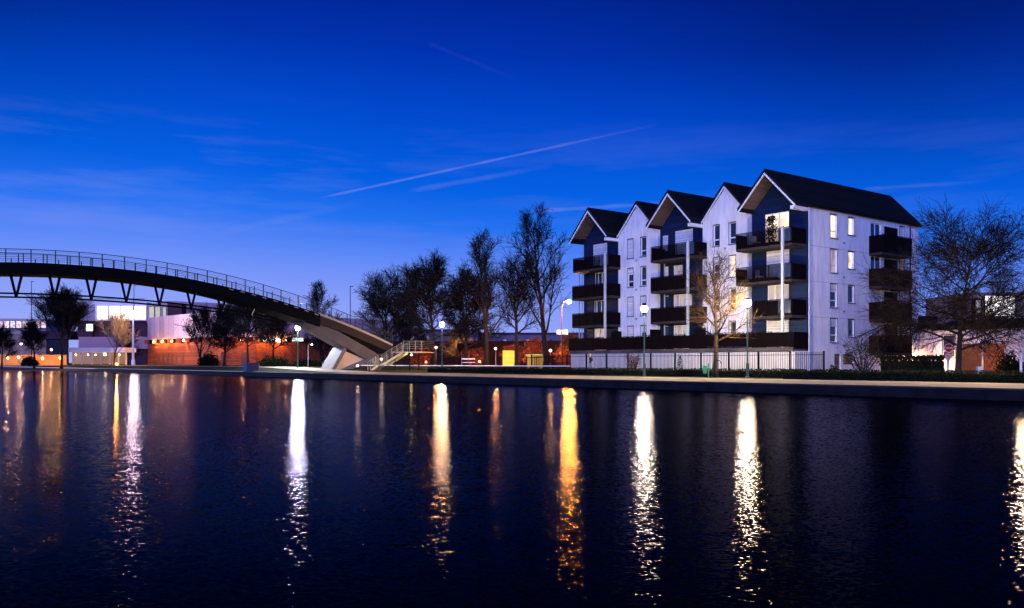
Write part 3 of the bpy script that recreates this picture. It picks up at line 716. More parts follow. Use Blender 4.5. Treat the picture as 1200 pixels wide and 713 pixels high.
# ------------------------------------------------------------------ street lamps
def lamp_post(loc, H, label, col, L, r=.17, name='street_lamp', pole=M_GREEN, group='post top street lamps on the promenade', pr=.06):
    loc = Vector(loc); root = thing(name, label, 'street lamp', loc, group)
    mb = MB(); mb.lathe(loc, [(.13, 0), (.13, .06), (pr*1.6, .1), (pr*1.5, .9), (pr, 1.0), (pr*.7, H-r-.12)], 10); mb.build('pole', pole, root, smooth=False)
    mb = MB(); mb.lathe(loc+Vector((0, 0, H-r-.13)), [(.05, 0), (.1, .05), (.12, .12)], 10); mb.build('collar', M_DARKMETAL, root)
    mb = MB(); mb.sphere(loc+Vector((0, 0, H)), r, 12, 8, 1.0); mb.build('globe', glow('glow_%s' % label[:14], col, L), root, smooth=True)
    mb = MB(); mb.lathe(loc+Vector((0, 0, H+r*.82)), [(.02, .10), (r*1.15, .0), (r*1.15, .03), (.02, .16)], 12); mb.build('cap', M_DARKMETAL, root)
    return root
def lp(px, Y, H=4.95, z0=.47): return PG(px, Y, z0), H
loc, H = lp(755, 62.5); lamp_post(loc, H-.03, 'white street lamp on a green post before the white gable', (1.0, .82, .48), 1800, r=.24)
loc, H = lp(876, 56.0); lamp_post(loc, H-.05, 'warm white street lamp beside the pale lit tree', (1.0, .76, .40), 2000, r=.24)
loc, H = lp(1208, 42.3, 4.95); lamp_post(loc, H, 'street lamp just past the right edge of the picture', (1.0, .74, .38), 2000, r=.24)
loc = PG(518, 89, .47); lamp_post(loc, 4.95, 'warm street lamp under the wide round tree', (1.0, .64, .24), 1600, r=.25)
loc = PG(349, 96, .47); lamp_post(loc, 4.9, 'bright cool white street lamp under the bridge deck', (.95, .94, 1.0), 2700, r=.27)
# tall flood mast on the left bank
loc = PG(156, 150, .97); lamp_post(loc, 9.2, 'tall white mast with a lamp before the lit office windows', (1.0, .68, .60), 1300, r=.34, name='lamp_mast', pole=mat('mast_white', (.8, .8, .8), .4), group='tall masts', pr=.2)
# small lamps
for (px, py, Y, col, L, r, lab) in ((511, 407, 112, (1, .36, .07), 2600, .08, 'small orange globe lamp left of the wide round tree trunk'), (581, 409, 110, (1, .36, .07), 2800, .08, 'small orange globe lamp left of the yellow panel'),
        (645, 411, 102, (1, .45, .06), 1300, .11, 'yellow globe lamp between the poplar and the apartment building'), (5, 405, 160, (1, .6, .3), 2200, .09, 'small lamp at the far left edge'),
        (25, 403, 165, (1, .55, .25), 2200, .09, 'small lamp second from the left edge'), (60, 410, 165, (1, .46, .12), 3600, .09, 'orange lamp behind the large dark tree'), (22, 419, 152, (1, .50, .18), 700, .10, 'bright low orange lamp beside the black rounded bush'),
        (541, 407, 126.3, (1, .5, .12), 2600, .08, 'orange lamp hidden in the yellow lit tree')):  # the lamp in the yellow lit tree is added to light its twigs
    p = P(px, py, Y); z0 = .97 if px < 300 else .47
    lamp_post(Vector((p.x, p.y, z0)), p.z-z0, lab, col, L, r=r, pole=M_GREYM, group='small globe lamps in the background', pr=.045, name='globe_lamp')
# curved neck lamp
def neck_lamp(base, H, reach, d, label, col, L, polem, headlen=.6, r=.05, group='curved neck street lamps'):
    base = Vector(base); root = thing('curved_lamp', label, 'street lamp', base, group); d = Vector((d[0], d[1], 0)).normalized()
    pts = [base, base+Vector((0, 0, H*.86))]+[base+Vector((0, 0, H*.86))+d*reach*(1-math.cos(a))+Vector((0, 0, H*.14*math.sin(a))) for a in (R(30), R(60), R(85))]
    mb = MB(); mb.tube(pts, [r, r*.8, r*.7, r*.6, r*.55], 8); mb.build('pole', polem, root)
    e = pts[-1]; mb = MB(); mb.hexa([e+d*-.1+Vector((-d.y, d.x, 0))*.1+Vector((0,0,-.03)), e+d*headlen+Vector((-d.y, d.x, 0))*.13+Vector((0,0,-.03)), e+d*headlen-Vector((-d.y, d.x, 0))*.13+Vector((0,0,-.03)), e+d*-.1-Vector((-d.y, d.x, 0))*.1+Vector((0,0,-.03)),
        e+d*-.05+Vector((-d.y, d.x, 0))*.06+Vector((0,0,.1)), e+d*headlen*.9+Vector((-d.y, d.x, 0))*.07+Vector((0,0,.06)), e+d*headlen*.9-Vector((-d.y, d.x, 0))*.07+Vector((0,0,.06)), e+d*-.05-Vector((-d.y, d.x, 0))*.06+Vector((0,0,.1))])
    mb.build('lamp_head', M_DARKMETAL, root)
    mb = MB(); mb.sphere(e+d*headlen*.55+Vector((0, 0, -.13)), .24 if H > 5 else .1, 12, 8, .8); mb.build('lens', glow('glow_'+label[:14], col, L), root, smooth=True)
    return root
b = PG(658, 95, .47); neck_lamp(b, 7.9, .6, (1, .05), 'tall orange sodium street lamp left of the apartment balconies', (1.0, .38, .035), 6500, mat('rust_pole', (.18, .06, .04), .6), headlen=.55)
b = PG(361, 105, .6); neck_lamp(b, 3.2, .3, (1, 0), 'small curved pale lamp right of the bright white lamp', (.9, .95, .95), 30, M_GREYM, headlen=.35)

# ------------------------------------------------------------------ thin masts against the sky
for (px, Y, top, z0, lab) in ((37, 170, 330, .97, 'thin tall mast at the far left seen below the bridge'), (80, 180, 340, .97, 'thin mast behind the large dark tree'), (157, 175, 335, .97, 'thin mast above the office roof'), (410.5, 140, 336, .6, 'thin mast rising behind the bridge railing')):
    b = PG(px, Y, z0); H = CAMH+(425-top)/1000*Y-z0
    root = thing('thin_mast', lab, 'mast', b, 'thin masts against the sky')
    mb = MB(); mb.tube([b, b+Vector((0, 0, H))], [.11, .05], 6); mb.build('pole', M_STEEL, root)
    mb = MB(); mb.box(b+Vector((.2, 0, H-.05)), .55, .16, .1); mb.build('lamp_head', M_STEEL, root)

# ------------------------------------------------------------------ footbridge
BO = Vector((-15.2, 95.0)); BD = Vector((-.776, -.63)); BL = Vector((-.63, .776))
def BR(w, l, z):
    p = BO + BD*w + BL*l
    return Vector((p.x, p.y, z))
def dz(w): return 10.15-.00625*(w-30.5)**2            # deck surface
def cz(w): return 7.55-.0035*(w-31)**2                # lower chord
br = thing('footbridge', 'long arched dark steel footbridge with concrete end leg crossing the canal', 'bridge', BR(0, 1.8, .47))
W0, W1 = -2.2, 63.0
def ribbon(mb, ws, l0, l1, zlo, zhi):
    for a, b_ in zip(ws, ws[1:]):
        mb.hexa([BR(a, l0, zlo(a)), BR(b_, l0, zlo(b_)), BR(b_, l1, zlo(b_)), BR(a, l1, zlo(a)), BR(a, l0, zhi(a)), BR(b_, l0, zhi(b_)), BR(b_, l1, zhi(b_)), BR(a, l1, zhi(a))])
ws = lin(6.7, W1, 60)
def dep(w): return .95+.25*sstep(w, 40, 6)+.1
mb = MB(); ribbon(mb, ws, 0, 3.6, lambda w: dz(w)-.95-.35*sstep(-w, -22, -8), lambda w: dz(w)); mb.build('deck', M_STEEL, br)
ws2 = lin(W0, 6.7, 12)
mb = MB(); ribbon(mb, ws2, 0.03, 3.57, lambda w: dz(w)-1.0, lambda w: dz(w)-.12); mb.build('end_deck', mat('end_deck_dark', (.03, .02, .018), .7), br)
mb = MB(); ribbon(mb, ws2, -.06, .28, lambda w: dz(w)-.15, lambda w: dz(w)+.08); mb.build('kerb', mat('kerb_concrete', (.34, .29, .25), .8), br); mb = MB(); ribbon(mb, ws2, 3.3, 3.66, lambda w: dz(w)-.15, lambda w: dz(w)+.08); mb.build('kerb', mat('kerb_concrete', (.34, .29, .25), .8), br)
# small light slots under the deck edge
for k in range(9):
    mb = MB(); w = 6.9+k*1.15; mb.hexa([BR(w, -.03, dz(w)-.22), BR(w+.45, -.03, dz(w+.45)-.22), BR(w+.45, -.01, dz(w+.45)-.22), BR(w, -.01, dz(w)-.22), BR(w, -.03, dz(w)-.12), BR(w+.45, -.03, dz(w+.45)-.12), BR(w+.45, -.01, dz(w+.45)-.12), BR(w, -.01, dz(w)-.12)])
    mb.build('edge_plate', mat('slot_pale', (.22, .22, .22), .5), br)
# lower chord: two tubes
for l in (1.8,):
    for dzz in (0, -.33):
        mb = MB(); mb.tube([BR(w, l, cz(w)+dzz) for w in lin(10.6, W1-8, 44)], .085, 6); mb.build('lower_chord', M_STEEL, br)
w = 13.6
while w < W1-12:
    for l in (1.8,):
        mb = MB()
        for sg in (-1, 1): mb.tube([BR(w, l, cz(w)-.35), BR(w+sg*.42, l, dz(w)-.95)], [.10, .12], 6)
        mb.build('strut', M_STEEL, br)
    w += 3.02
# railings
for l, nm in ((.02, 'railing'), (3.58, 'railing')):
    rl = MB()
    for h in (1.15,): rl.tube([BR(w, l, dz(w)+h) for w in lin(W0, W1, 50)], .035, 5)
    ro = rl.build(nm, mat('rail_steel', (.03, .05, .06), .5), br)
    wr = MB()
    for h in (.2, .36, .52, .68, .84, 1.0): wr.tube([BR(w, l, dz(w)+h) for w in lin(W0, W1, 50)], .012, 3)
    wr.build('wires', mat('rail_steel', (.03, .05, .06), .5), ro)
    ps = MB(); w = W0; k = 0
    while w <= W1:
        hh = 1.17 if k % 2 == 0 else .72
        q = MB() if w < 38 else ps
        q.fbox(BR, w-.04, w+.04, l-.03, l+.03, dz(w), dz(w)+hh)
        if w < 38: q.build('post', mat('rail_steel', (.03, .05, .06), .5), ro)
        w += .95; k += 1
    tag(ps.build('far_posts', mat('rail_steel', (.03, .05, .06), .5), ro), kind='stuff')
# concrete leg and V pier
def leg_z(w): return 2.55+w*.50
mb = MB(); wl = lin(-.3, 8.3, 8)
for a, b_ in zip(wl, wl[1:]):
    mb.hexa([BR(a, .55, leg_z(a)-1.15+a*.0), BR(b_, .55, leg_z(b_)-1.15), BR(b_, 3.0, leg_z(b_)-1.15), BR(a, 3.0, leg_z(a)-1.15+a*.0), BR(a, .3, leg_z(a)+.12), BR(b_, .3, leg_z(b_)+.1), BR(b_, 3.3, leg_z(b_)+.1), BR(a, 3.3, leg_z(a)+.12)])
mb.build('arch_leg', mat('leg_concrete', (.11, .09, .085), .8, noise=(.8, (.075, .06, .055), .2), bump=(10, .01)), br)
def beam(mb, p, q, hw, lat0, lat1):
    """sloping concrete member in the bridge plane between (w,z) points"""
    d = Vector((q[0]-p[0], q[1]-p[1])).normalized(); n = Vector((-d.y, d.x))*hw
    c = [(p[0]+n.x, p[1]+n.y), (p[0]-n.x, p[1]-n.y), (q[0]-n.x, q[1]-n.y), (q[0]+n.x, q[1]+n.y)]
    mb.prism([BR(a, lat0, z) for a, z in c], BR(0, lat1, 0)-BR(0, lat0, 0))
mb = MB(); beam(mb, (5.2, .3), (3.5, 3.0), .20, .4, 3.1); mb.build('pier_arm', mat('arm_concrete', (.13, .125, .13), .8, noise=(.8, (.09, .09, .095), .2)), br)
mb = MB(); beam(mb, (4.4, .3), (.1, 1.9), .20, .45, 3.05); mb.build('pier_arm', mat('arm_concrete', (.13, .125, .13), .8, noise=(.8, (.09, .09, .095), .2)), br)
mb = MB(); mb.prism([BR(4.7, 1.0, .5), BR(3.45, 1.0, 2.8), BR(.4, 1.0, 1.7)], BR(0, 1.8, 0)-BR(0, 0, 0)); mb.build('pier_web', mat('warm_concrete', (.62, .46, .36), .85, noise=(1, (.5, .37, .3), .2)), br)
# far side abutment off to the left (near bank)
mb = MB(); mb.fbox(BR, 60, 64, .2, 3.4, .4, 3.0); mb.build('abutment', M_CONCL, br)
# stairs
st = thing('bridge_stairs', 'pale metal staircase with landing at the foot of the bridge', 'staircase', P(455, 433, 92))
p_top = P(471, 413, 93.5); p_mid = P(447, 427.5, 92.5); p_bot = P(431, 436.2, 91.5)
dpt = Vector((.25, 1.0, 0)).normalized()
def flight(p, q, n, wdt, name):
    t = MB()
    for i in range(n):
        a = p.lerp(q, i/n); b_ = p.lerp(q, (i+1)/n); z = min(a.z, b_.z)+abs(a.z-b_.z)*.1
        a2 = Vector((a.x, a.y, z)); b2 = Vector((b_.x, b_.y, z)); up = Vector((0, 0, .06))
        t.hexa([a2, b2, b2+dpt*wdt, a2+dpt*wdt, a2+up, b2+up, b2+dpt*wdt+up, a2+dpt*wdt+up])
    t.build('steps', mat('stair_grey', (.38, .36, .33), .6), st)
    for off in (0, wdt):
        s_ = MB(); o = dpt*off; dn = Vector((0, 0, -.22))
        s_.hexa([p+o+dn, q+o+dn, q+o+dn+dpt*.05, p+o+dn+dpt*.05, p+o+Vector((0, 0, .05)), q+o+Vector((0, 0, .05)), q+o+dpt*.05+Vector((0, 0, .05)), p+o+dpt*.05+Vector((0, 0, .05))])
        s_.build('stringer', mat('stair_pale', (.36, .33, .25), .5), st)
        r = MB()
        for h in (.25, .45, .65, .85, 1.05): r.tube([p+o+Vector((0, 0, h)), q+o+Vector((0, 0, h))], .018 if h < 1 else .03, 4)
        for i in range(5): c = p.lerp(q, i/4)+o; r.tube([c, c+Vector((0, 0, 1.06))], .028, 4)
        r.build('handrail', M_GREYM, st)
flight(p_top, p_mid, 12, 1.7, 'a'); flight(p_mid+Vector((-.35, 0, 0)), p_bot, 7, 1.7, 'b')
mb = MB(); mb.hexa([P(446, 428, 92.5)-dpt*.1, P(452, 428, 92.5)-dpt*.1, P(452, 428, 92.5)+dpt*1.9, P(446, 428, 92.5)+dpt*1.9]+[q+Vector((0, 0, .12)) for q in (P(446, 428, 92.5)-dpt*.1, P(452, 428, 92.5)-dpt*.1, P(452, 428, 92.5)+dpt*1.9, P(446, 428, 92.5)+dpt*1.9)])
mb.build('landing', mat('stair_pale', (.36, .33, .25), .5), st)
q0, q1 = P(458, 413.5, 93.5), P(494, 413.5, 93.5)
mb = MB(); mb.hexa([q0, q1, q1+dpt*4.2, q0+dpt*4.2]+[q+Vector((0, 0, .11)) for q in (q0, q1, q1+dpt*4.2, q0+dpt*4.2)]); mb.build('platform', mat('stair_pale', (.36, .33, .25), .5), st)
mb = MB()
for h in (.3, .5, .7, .9, 1.1): mb.tube([q1+Vector((-2.0, 0, h+.16)), q1+Vector((0, 0, h+.16)), q1+dpt*4.2+Vector((0, 0, h+.16))], .018 if h < 1 else .03, 4)
for f in (0, .33, .66, 1): c = q1+Vector((-2.0*(1-f), 0, .1)); mb.tube([c, c+Vector((0, 0, 1.2))], .04, 4)
mb.build('handrail', M_GREYM, st)
for px in (463, 480, 491):
    mb = MB(); b = PG(px, 94.5, .47); mb.tube([b, Vector((b.x, b.y, q0.z))], .07, 6); mb.build('column', M_DARKMETAL, st)
# warm bulkhead lamp below the platform
def wall_lamp(p, r, col, L, label, group=None, cat='wall lamp', hood=True):
    root = thing('wall_lamp', label, cat, p, group)
    mb = MB(); mb.sphere(Vector(p), r, 10, 6, .8); mb.build('bulb', glow('glow_'+label[:16], col, L), root, smooth=True)
    mb = MB(); mb.lathe(Vector(p)+Vector((0, 0, r*.9)), [(r*1.3, 0), (r*1.3, .05), (.03, .16)], 10); mb.build('hood', M_DARKMETAL, root)
for (px, Y, L_, pos) in ((9, 166.5, 4200, 'near the left edge'), (31, 167, 3600, 'behind the black rounded bush'), (50, 167, 5200, 'left of the large dark tree'), (70, 167.4, 3600, 'behind the large dark tree')):  # unseen lamps added to give the wall its orange glow
    wall_lamp(PG(px, Y, 2.3), .055, (1, .50, .16), L_*1.3, 'small orange lamp on the ochre garden wall '+pos, 'added lamps on the ochre garden wall')
for (px, Y, z_, pos) in ((499, 114.5, 1.5, 'right of the stair platform'), (562, 117.5, 1.6, 'left of the second small globe lamp'), (603, 110.5, 1.6, 'behind the yellow panel'), (627, 108.5, 2.0, 'above the yellow kiosk')):  # unseen lights added so that the bushes glow orange
    wall_lamp(PG(px, Y, z_), .05, (1, .30, .05), 5200, 'small orange garden light in the copper bushes '+pos, 'added garden lights in the copper bushes')
wall_lamp(PG(136.5, 152.4, 1.25), .08, (1, .30, .03), 3200, 'orange ground light at the foot of the orange lit tree')  # added uplight that turns the twigs orange
wall_lamp(P(482, 416.2, 94.6), .07, (1, .86, .3), 420, 'small yellow lamp under the stair platform')
wall_lamp(P(447, 421, 91.8), .06, (1, .80, .45), 500, 'small bright lamp on the stair landing')
wall_lamp(P(419, 429, 91.2), .05, (1, .62, .36), 900, 'low warm lamp at the foot of the V pier')
# second flight behind the pier
mb = MB(); p, q = P(398, 421, 97), P(378, 435.5, 97)
st2 = thing('side_stairs', 'grey steps with mesh railing behind the V pier of the bridge', 'staircase', q)
for i in range(9):
    a = p.lerp(q, i/9); b_ = p.lerp(q, (i+1)/9); mb.hexa([Vector((b_.x, a.y, .5)), Vector((a.x, a.y, .5)), Vector((a.x, a.y+1.6, .5)), Vector((b_.x, a.y+1.6, .5)), Vector((b_.x, a.y, b_.z)), Vector((a.x, a.y, b_.z)), Vector((a.x, a.y+1.6, b_.z)), Vector((b_.x, a.y+1.6, b_.z))])
mb.build('steps', mat('stair_grey', (.38, .36, .33), .6), st2)
mb = MB()
for h in (.2, .5, .8, 1.05): mb.tube([p+Vector((0, 0, h)), q+Vector((0, 0, h))], .02, 4)
for i in range(6): c = p.lerp(q, i/5); mb.tube([c, c+Vector((0, 0, 1.06))], .03, 4)
mb.build('handrail', M_GREYM, st2)

# ------------------------------------------------------------------ pale rail along the lawn, standing in for a light trail
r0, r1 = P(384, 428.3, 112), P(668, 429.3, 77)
hr = thing('light_trail_rail', 'thin straight pale rail standing in for a vehicle light trail below the row of trees', 'railing', PG(520, 92, .47))
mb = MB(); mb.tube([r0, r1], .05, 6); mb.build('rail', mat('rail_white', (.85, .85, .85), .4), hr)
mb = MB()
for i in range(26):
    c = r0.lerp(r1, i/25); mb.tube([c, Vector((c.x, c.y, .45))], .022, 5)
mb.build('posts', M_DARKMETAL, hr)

# ------------------------------------------------------------------ left bank buildings
def panel(mb, px0, px1, y0, y1, Y0, Y1, th=.1, m=0):
    """box standing on the picture rectangle: px0..px1 at depth Y0..Y1"""
    a = P(px0, 425, Y0); b_ = P(px1, 425, Y1)
    Ym = (Y0+Y1)/2; zt = CAMH+(425-y0)/1000*Ym; zb = CAMH+(425-y1)/1000*Ym
    d = (b_-a); d.z = 0; n = Vector((-d.y, d.x, 0)).normalized()*th
    q = [Vector((a.x, a.y, zb)), Vector((b_.x, b_.y, zb)), Vector((b_.x, b_.y, zb))+n, Vector((a.x, a.y, zb))+n]
    mb.hexa(q+[Vector((v.x, v.y, zt)) for v in q], m)
of = thing('office_building', 'modern office block with a white framed upper storey of big lit windows', 'building', PG(140, 190, .97))
mb = MB(); panel(mb, 100, 172, 376, 427.5, 190, 190, 22); mb.build('plum_wall', M_PLUM, of)
mb = MB(); panel(mb, 99, 172, 354.5, 376, 188.5, 188.5, 24); mb.build('upper_storey', mat('upper_white', (.72, .68, .74), .6), of)
mb = MB(); panel(mb, 101.5, 110.5, 357, 376, 188.3, 188.3, .15); mb.build('grey_panel', mat('grey_panel', (.28, .27, .36), .6), of)
for (a, b_) in ((113.5, 126.5), (127.8, 141), (142.2, 155.6), (156.8, 170.8)):
    w_ = MB(); panel(w_, a, b_, 358.5, 374.8, 188.35, 188.35, .1); wo = w_.build('window', M_PVC, of)
    g = MB(); panel(g, a+.4, b_-.4, 359, 374.2, 188.22, 188.22, .1); g.build('pane', M_LITW, wo)
mb = MB(); panel(mb, 172.1, 196, 355, 377, 189, 178, 18); mb.build('side_wing', mat('wing_mauve', (.42, .32, .38), .7), of)
for (a, b_) in ((174, 180.8), (181.6, 188), (190.5, 194.8)):
    w_ = MB(); ya = 189-(a-172)/24*11; yb = 189-(b_-172)/24*11; panel(w_, a, b_, 359, 374, ya-.25, yb-.25, .1); wo = w_.build('window', M_DARKMETAL, of)
    g = MB(); panel(g, a+.3, b_-.3, 359.6, 373.5, ya-.38, yb-.38, .1); g.build('pane', mat('dusk_glass', (.1, .1, .09), .2, spec=.8), wo)
mb = MB(); panel(mb, 196.2, 213, 356, 400, 178, 178, 16); mb.build('plum_block', M_PLUM, of)
mb = MB(); panel(mb, 91, 108, 376.5, 396, 189.3, 189.3, .6); mb.build('lower_recess', M_PLUM, of)
w_ = MB(); panel(w_, 100.5, 109, 379.5, 388.5, 188.6, 188.6, .3); wo = w_.build('window', M_DARKMETAL, of)
g = MB(); panel(g, 101, 104.5, 380, 388, 188.4, 188.4, .1); panel(g, 105, 108.5, 380, 388, 188.4, 188.4, .1); g.build('pane', glow('cool_pane', (.9, 1, .95), 2.2), wo)
mb = MB(); panel(mb, 92, 190, 395, 409, 188.2, 188.2, .4); mb.build('mauve_band', mat('mauve_band', (.30, .20, .26), .8), of)
mb = MB()
for k in range(30): c = P(101+k*2.3, 354.5, 188.3); mb.tube([c, c+Vector((0, 0, .8))], .05, 4)
c0, c1 = P(101, 354.5, 188.3), P(170, 354.5, 188.3); mb.tube([c0+Vector((0, 0, .8)), c1+Vector((0, 0, .8))], .05, 4); mb.build('roof_railing', M_GREYM, of)

pv = thing('glass_pavilion', 'low lit glass pavilion with a white flat roof', 'pavilion', PG(116, 156, .97))
mb = MB(); panel(mb, 80, 146, 407.5, 413.0, 158, 157, 4); mb.build('roof', mat('pavilion_roof', (.78, .68, .68), .6), pv)
mb = MB(); panel(mb, 84, 147, 413.1, 427, 166, 164, .3); mb.build('back_wall', mat('pavilion_back', (.45, .32, .15), .8), pv)
for px in (85, 95, 107, 118, 128, 138, 147):
    mb = MB(); panel(mb, px-.35, px+.35, 413, 427.5, 157.5-(px-85)/40, 157.4-(px-85)/40, .25); mb.build('post', mat('pavilion_post', (.6, .55, .4), .5), pv)
for (px, L) in ((89, 60), (103, 80), (112, 80), (123, 260), (140, 50)):
    wall_lamp(P(px, 416.0, 160), .08 if L < 200 else .18, (1, .72, .34), L*3 if L < 200 else 420, 'lamp inside the glass pavilion under its roof, at its %s' % {89: 'left end', 103: 'second bay', 112: 'middle', 123: 'brightest bay', 140: 'right end'}[px], 'lamps inside the glass pavilion')

ob = thing('orange_building', 'long low building with an orange wall and a curved white upper band', 'building', PG(270, 150, .97))
plan = [(173, 172), (200, 163), (230, 155), (262, 150), (300, 152), (345, 160), (400, 172), (470, 185)]
def along(mb, y_of, z0, z1, th, off=0.0):
    for (a, Ya), (b_, Yb) in zip(plan, plan[1:]):
        p, q = PG(a, Ya-off, 0), PG(b_, Yb-off, 0); d = q-p; n = Vector((-d.y, d.x, 0)).normalized()*th
        mb.hexa([p+Vector((0, 0, z0)), q+Vector((0, 0, z0)), q+n+Vector((0, 0, z0)), p+n+Vector((0, 0, z0)), p+Vector((0, 0, z1)), q+Vector((0, 0, z1)), q+n+Vector((0, 0, z1)), p+n+Vector((0, 0, z1))])
mb = MB(); along(mb, None, .9, 5.2, 14); mb.build('orange_wall', M_ORANGE, ob)
mb = MB(); along(mb, None, 6.0, 10.4, 14, 1.1); mb.build('upper_band', M_BAND, ob)
mb = MB(); along(mb, None, 5.21, 5.99, 13, -.8); mb.build('window_strip', M_GLASSD, ob)
for k in range(22):
    f = k/21*(len(plan)-1); i = min(len(plan)-2, int(f)); (a, Ya), (b_, Yb) = plan[i], plan[i+1]; t = f-i; px = a+(b_-a)*t; Y = Ya+(Yb-Ya)*t
    mb = MB(); c = PG(px, Y-.3, 5.21); mb.box(c, .9, .9, .78); mb.build('pier', M_ORANGE, ob)
for k in range(14):
    px = 186+k*5.2 if k < 5 else 214+(k-5)*24; 
    for (a, Ya), (b_, Yb) in zip(plan, plan[1:]):
        if a <= px < b_:
            Y = Ya+(Yb-Ya)*(px-a)/(b_-a); d = MB(); c = PG(px, Y-.06, .97); ax = PG(b_, Yb, 0)-PG(a, Ya, 0); d.box(c, .8, .1, 2.3, (ax.x, ax.y)); d.build('door', mat('door_rust', (.16, .05, .03), .6), ob)
kk = 0
for (px, L, pos) in ((180, 260, 'left end of the orange wall'), (190, 200, 'left end, second from the corner'), (201, 300, 'doors of the orange wall'), (215, 330, 'brightest orange patch of wall'), (252, 150, 'fan shaped tree'), (285, 300, 'wide tree under the bridge'), (313, 260, 'lettering under the bridge'), (335, 330, 'pale lit panel under the bridge')):
    for (a, Ya), (b_, Yb) in zip(plan, plan[1:]):
        if a <= px < b_:
            Y = Ya+(Yb-Ya)*(px-a)/(b_-a)-2.1; wall_lamp(PG(px, Y, 5.5), .06, (1, .42 if px < 260 else .26, .10 if px < 260 else .05), L*(19 if px < 240 else 7), 'orange wall lamp under the white band near the '+pos, 'wall lamps of the orange building')
# illuminated lettering and light box under the bridge
def text_mesh(txt, size, p, m, parent, name='lettering', ax=(1, 0), ext=.04):
    cu = bpy.data.curves.new(name, 'FONT'); cu.body = txt; cu.size = size; cu.extrude = ext; cu.align_x = 'CENTER'; cu.align_y = 'CENTER'
    o = bpy.data.objects.new(name+'_tmp', cu); COL.objects.link(o)
    dg = bpy.context.evaluated_depsgraph_get(); me = bpy.data.meshes.new_from_object(o.evaluated_get(dg)); bpy.data.objects.remove(o)
    rot = Matrix.Rotation(math.atan2(ax[1], ax[0]), 4, 'Z') @ Matrix.Rotation(R(90), 4, 'X')
    me.transform(Matrix.Translation(Vector(p)-(rootloc(parent) if parent else Vector((0, 0, 0)))) @ rot)
    me.materials.clear(); me.materials.append(m); ob_ = bpy.data.objects.new(name, me); COL.objects.link(ob_); ob_.parent = parent
    return ob_
sg = thing('lettering_sign', 'white illuminated lettering on the orange building under the bridge', 'sign', P(317, 398, 146))
mb = MB(); a, b_ = P(309, 398, 146.3), P(325, 398, 146.3); mb.box(P(317, 401.5, 146.2), 2.4, .08, .12); mb.build('mount', M_DARKMETAL, sg)
text_mesh('COPY', 1.0, P(316.5, 398.2, 146), glow('letter_glow', (.85, 1, .95), 3.0), sg)
lb = thing('light_box_sign', 'pale green white light box right of the lettering under the bridge', 'sign', P(349, 398, 148))
mb = MB(); mb.box(P(349, 400.2, 148), 2.05, .2, .62); mb.build('case', M_DARKMETAL, lb)
mb = MB(); mb.box(P(349, 400.0, 147.8), 1.9, .06, .54); mb.build('lit_panel', glow('box_glow', (.80, 1, .55), 1.7), lb)
lb = thing('round_light_sign', 'round cream light beside the lettering under the bridge', 'sign', P(326.5, 399.5, 145))
mb = MB(); mb.sphere(P(326.5, 399.5, 145), .36, 12, 8); mb.build('lit_disc', glow('disc_glow', (1, .8, .45), 4), lb, smooth=True)
mb = MB(); mb.box(P(326.5, 399.5, 145.3)+Vector((0, 0, -.1)), .1, .5, .1); mb.build('bracket', M_DARKMETAL, lb)

wb = thing('white_hall', 'long pale hall with a lit window strip at the far left', 'building', PG(20, 232, .97))
mb = MB(); panel(mb, -40, 54, 373.5, 391.5, 230, 234, 20); mb.build('wall', mat('hall_wall', (.62, .45, .44), .8), wb)
for k in range(9):
    a = -10+k*7.2
    w_ = MB(); panel(w_, a, a+6.4, 376, 385, 229.4+k*.3, 229.6+k*.3, .1); wo = w_.build('window', M_DARKMETAL, wb)
    g = MB(); panel(g, a+.4, a+6.0, 376.5, 384.5, 229.2+k*.3, 229.4+k*.3, .1); g.build('pane', lit_mat('hall_lit%d' % k, (1, .72, .6) if k % 3 else (1, .9, .85), .9 if k % 2 else 1.3, .6, (1.2, 1.2, 1.2)), wo)
mb = MB(); panel(mb, -40, 54, 391.6, 428, 228, 232, 20); mb.build('lower_wall', mat('hall_lower', (.48, .24, .17), .85), wb)
mb = MB(); panel(mb, 26, 82, 388, 397.5, 200, 200, 8); sh = mb.build('dark_shed', M_PLUM, loc=PG(54, 200, .97)); tag(sh, 'dark flat block behind the large bare tree', 'building')
mb.v = []; 
# low sodium lit garden wall on the far left and behind the row of trees
mb = MB(); panel(mb, -30, 78, 416, 428.5, 170, 172, .3); o = mb.build('garden_wall', mat('ochre_render', (.55, .26, .06), .85, noise=(.4, (.42, .17, .04), .2)), loc=PG(20, 171, .97)); tag(o, 'low ochre garden wall glowing orange on the far left bank', 'wall')
mb = MB(); panel(mb, 455, 690, 400, 433, 138, 130, 6); o = mb.build('yard_building', mat('yard_wall', (.03, .012, .01), .9, noise=(.25, (.06, .018, .010), .15)), loc=PG(560, 134, .47)); tag(o, 'low dark red brick building behind the row of bare trees', 'building')
mb = MB(); panel(mb, 536, 558, 402.5, 412, 121, 121, 3.2); mb.build('dark_kiosk_tmp', M_DARKMETAL)
bpy.data.objects['dark_kiosk_tmp'].name = 'dark_kiosk'; tag(bpy.data.objects['dark_kiosk'], 'dark flat roofed kiosk behind the row of trees', 'kiosk')
kk_ = bpy.data.objects['dark_kiosk']
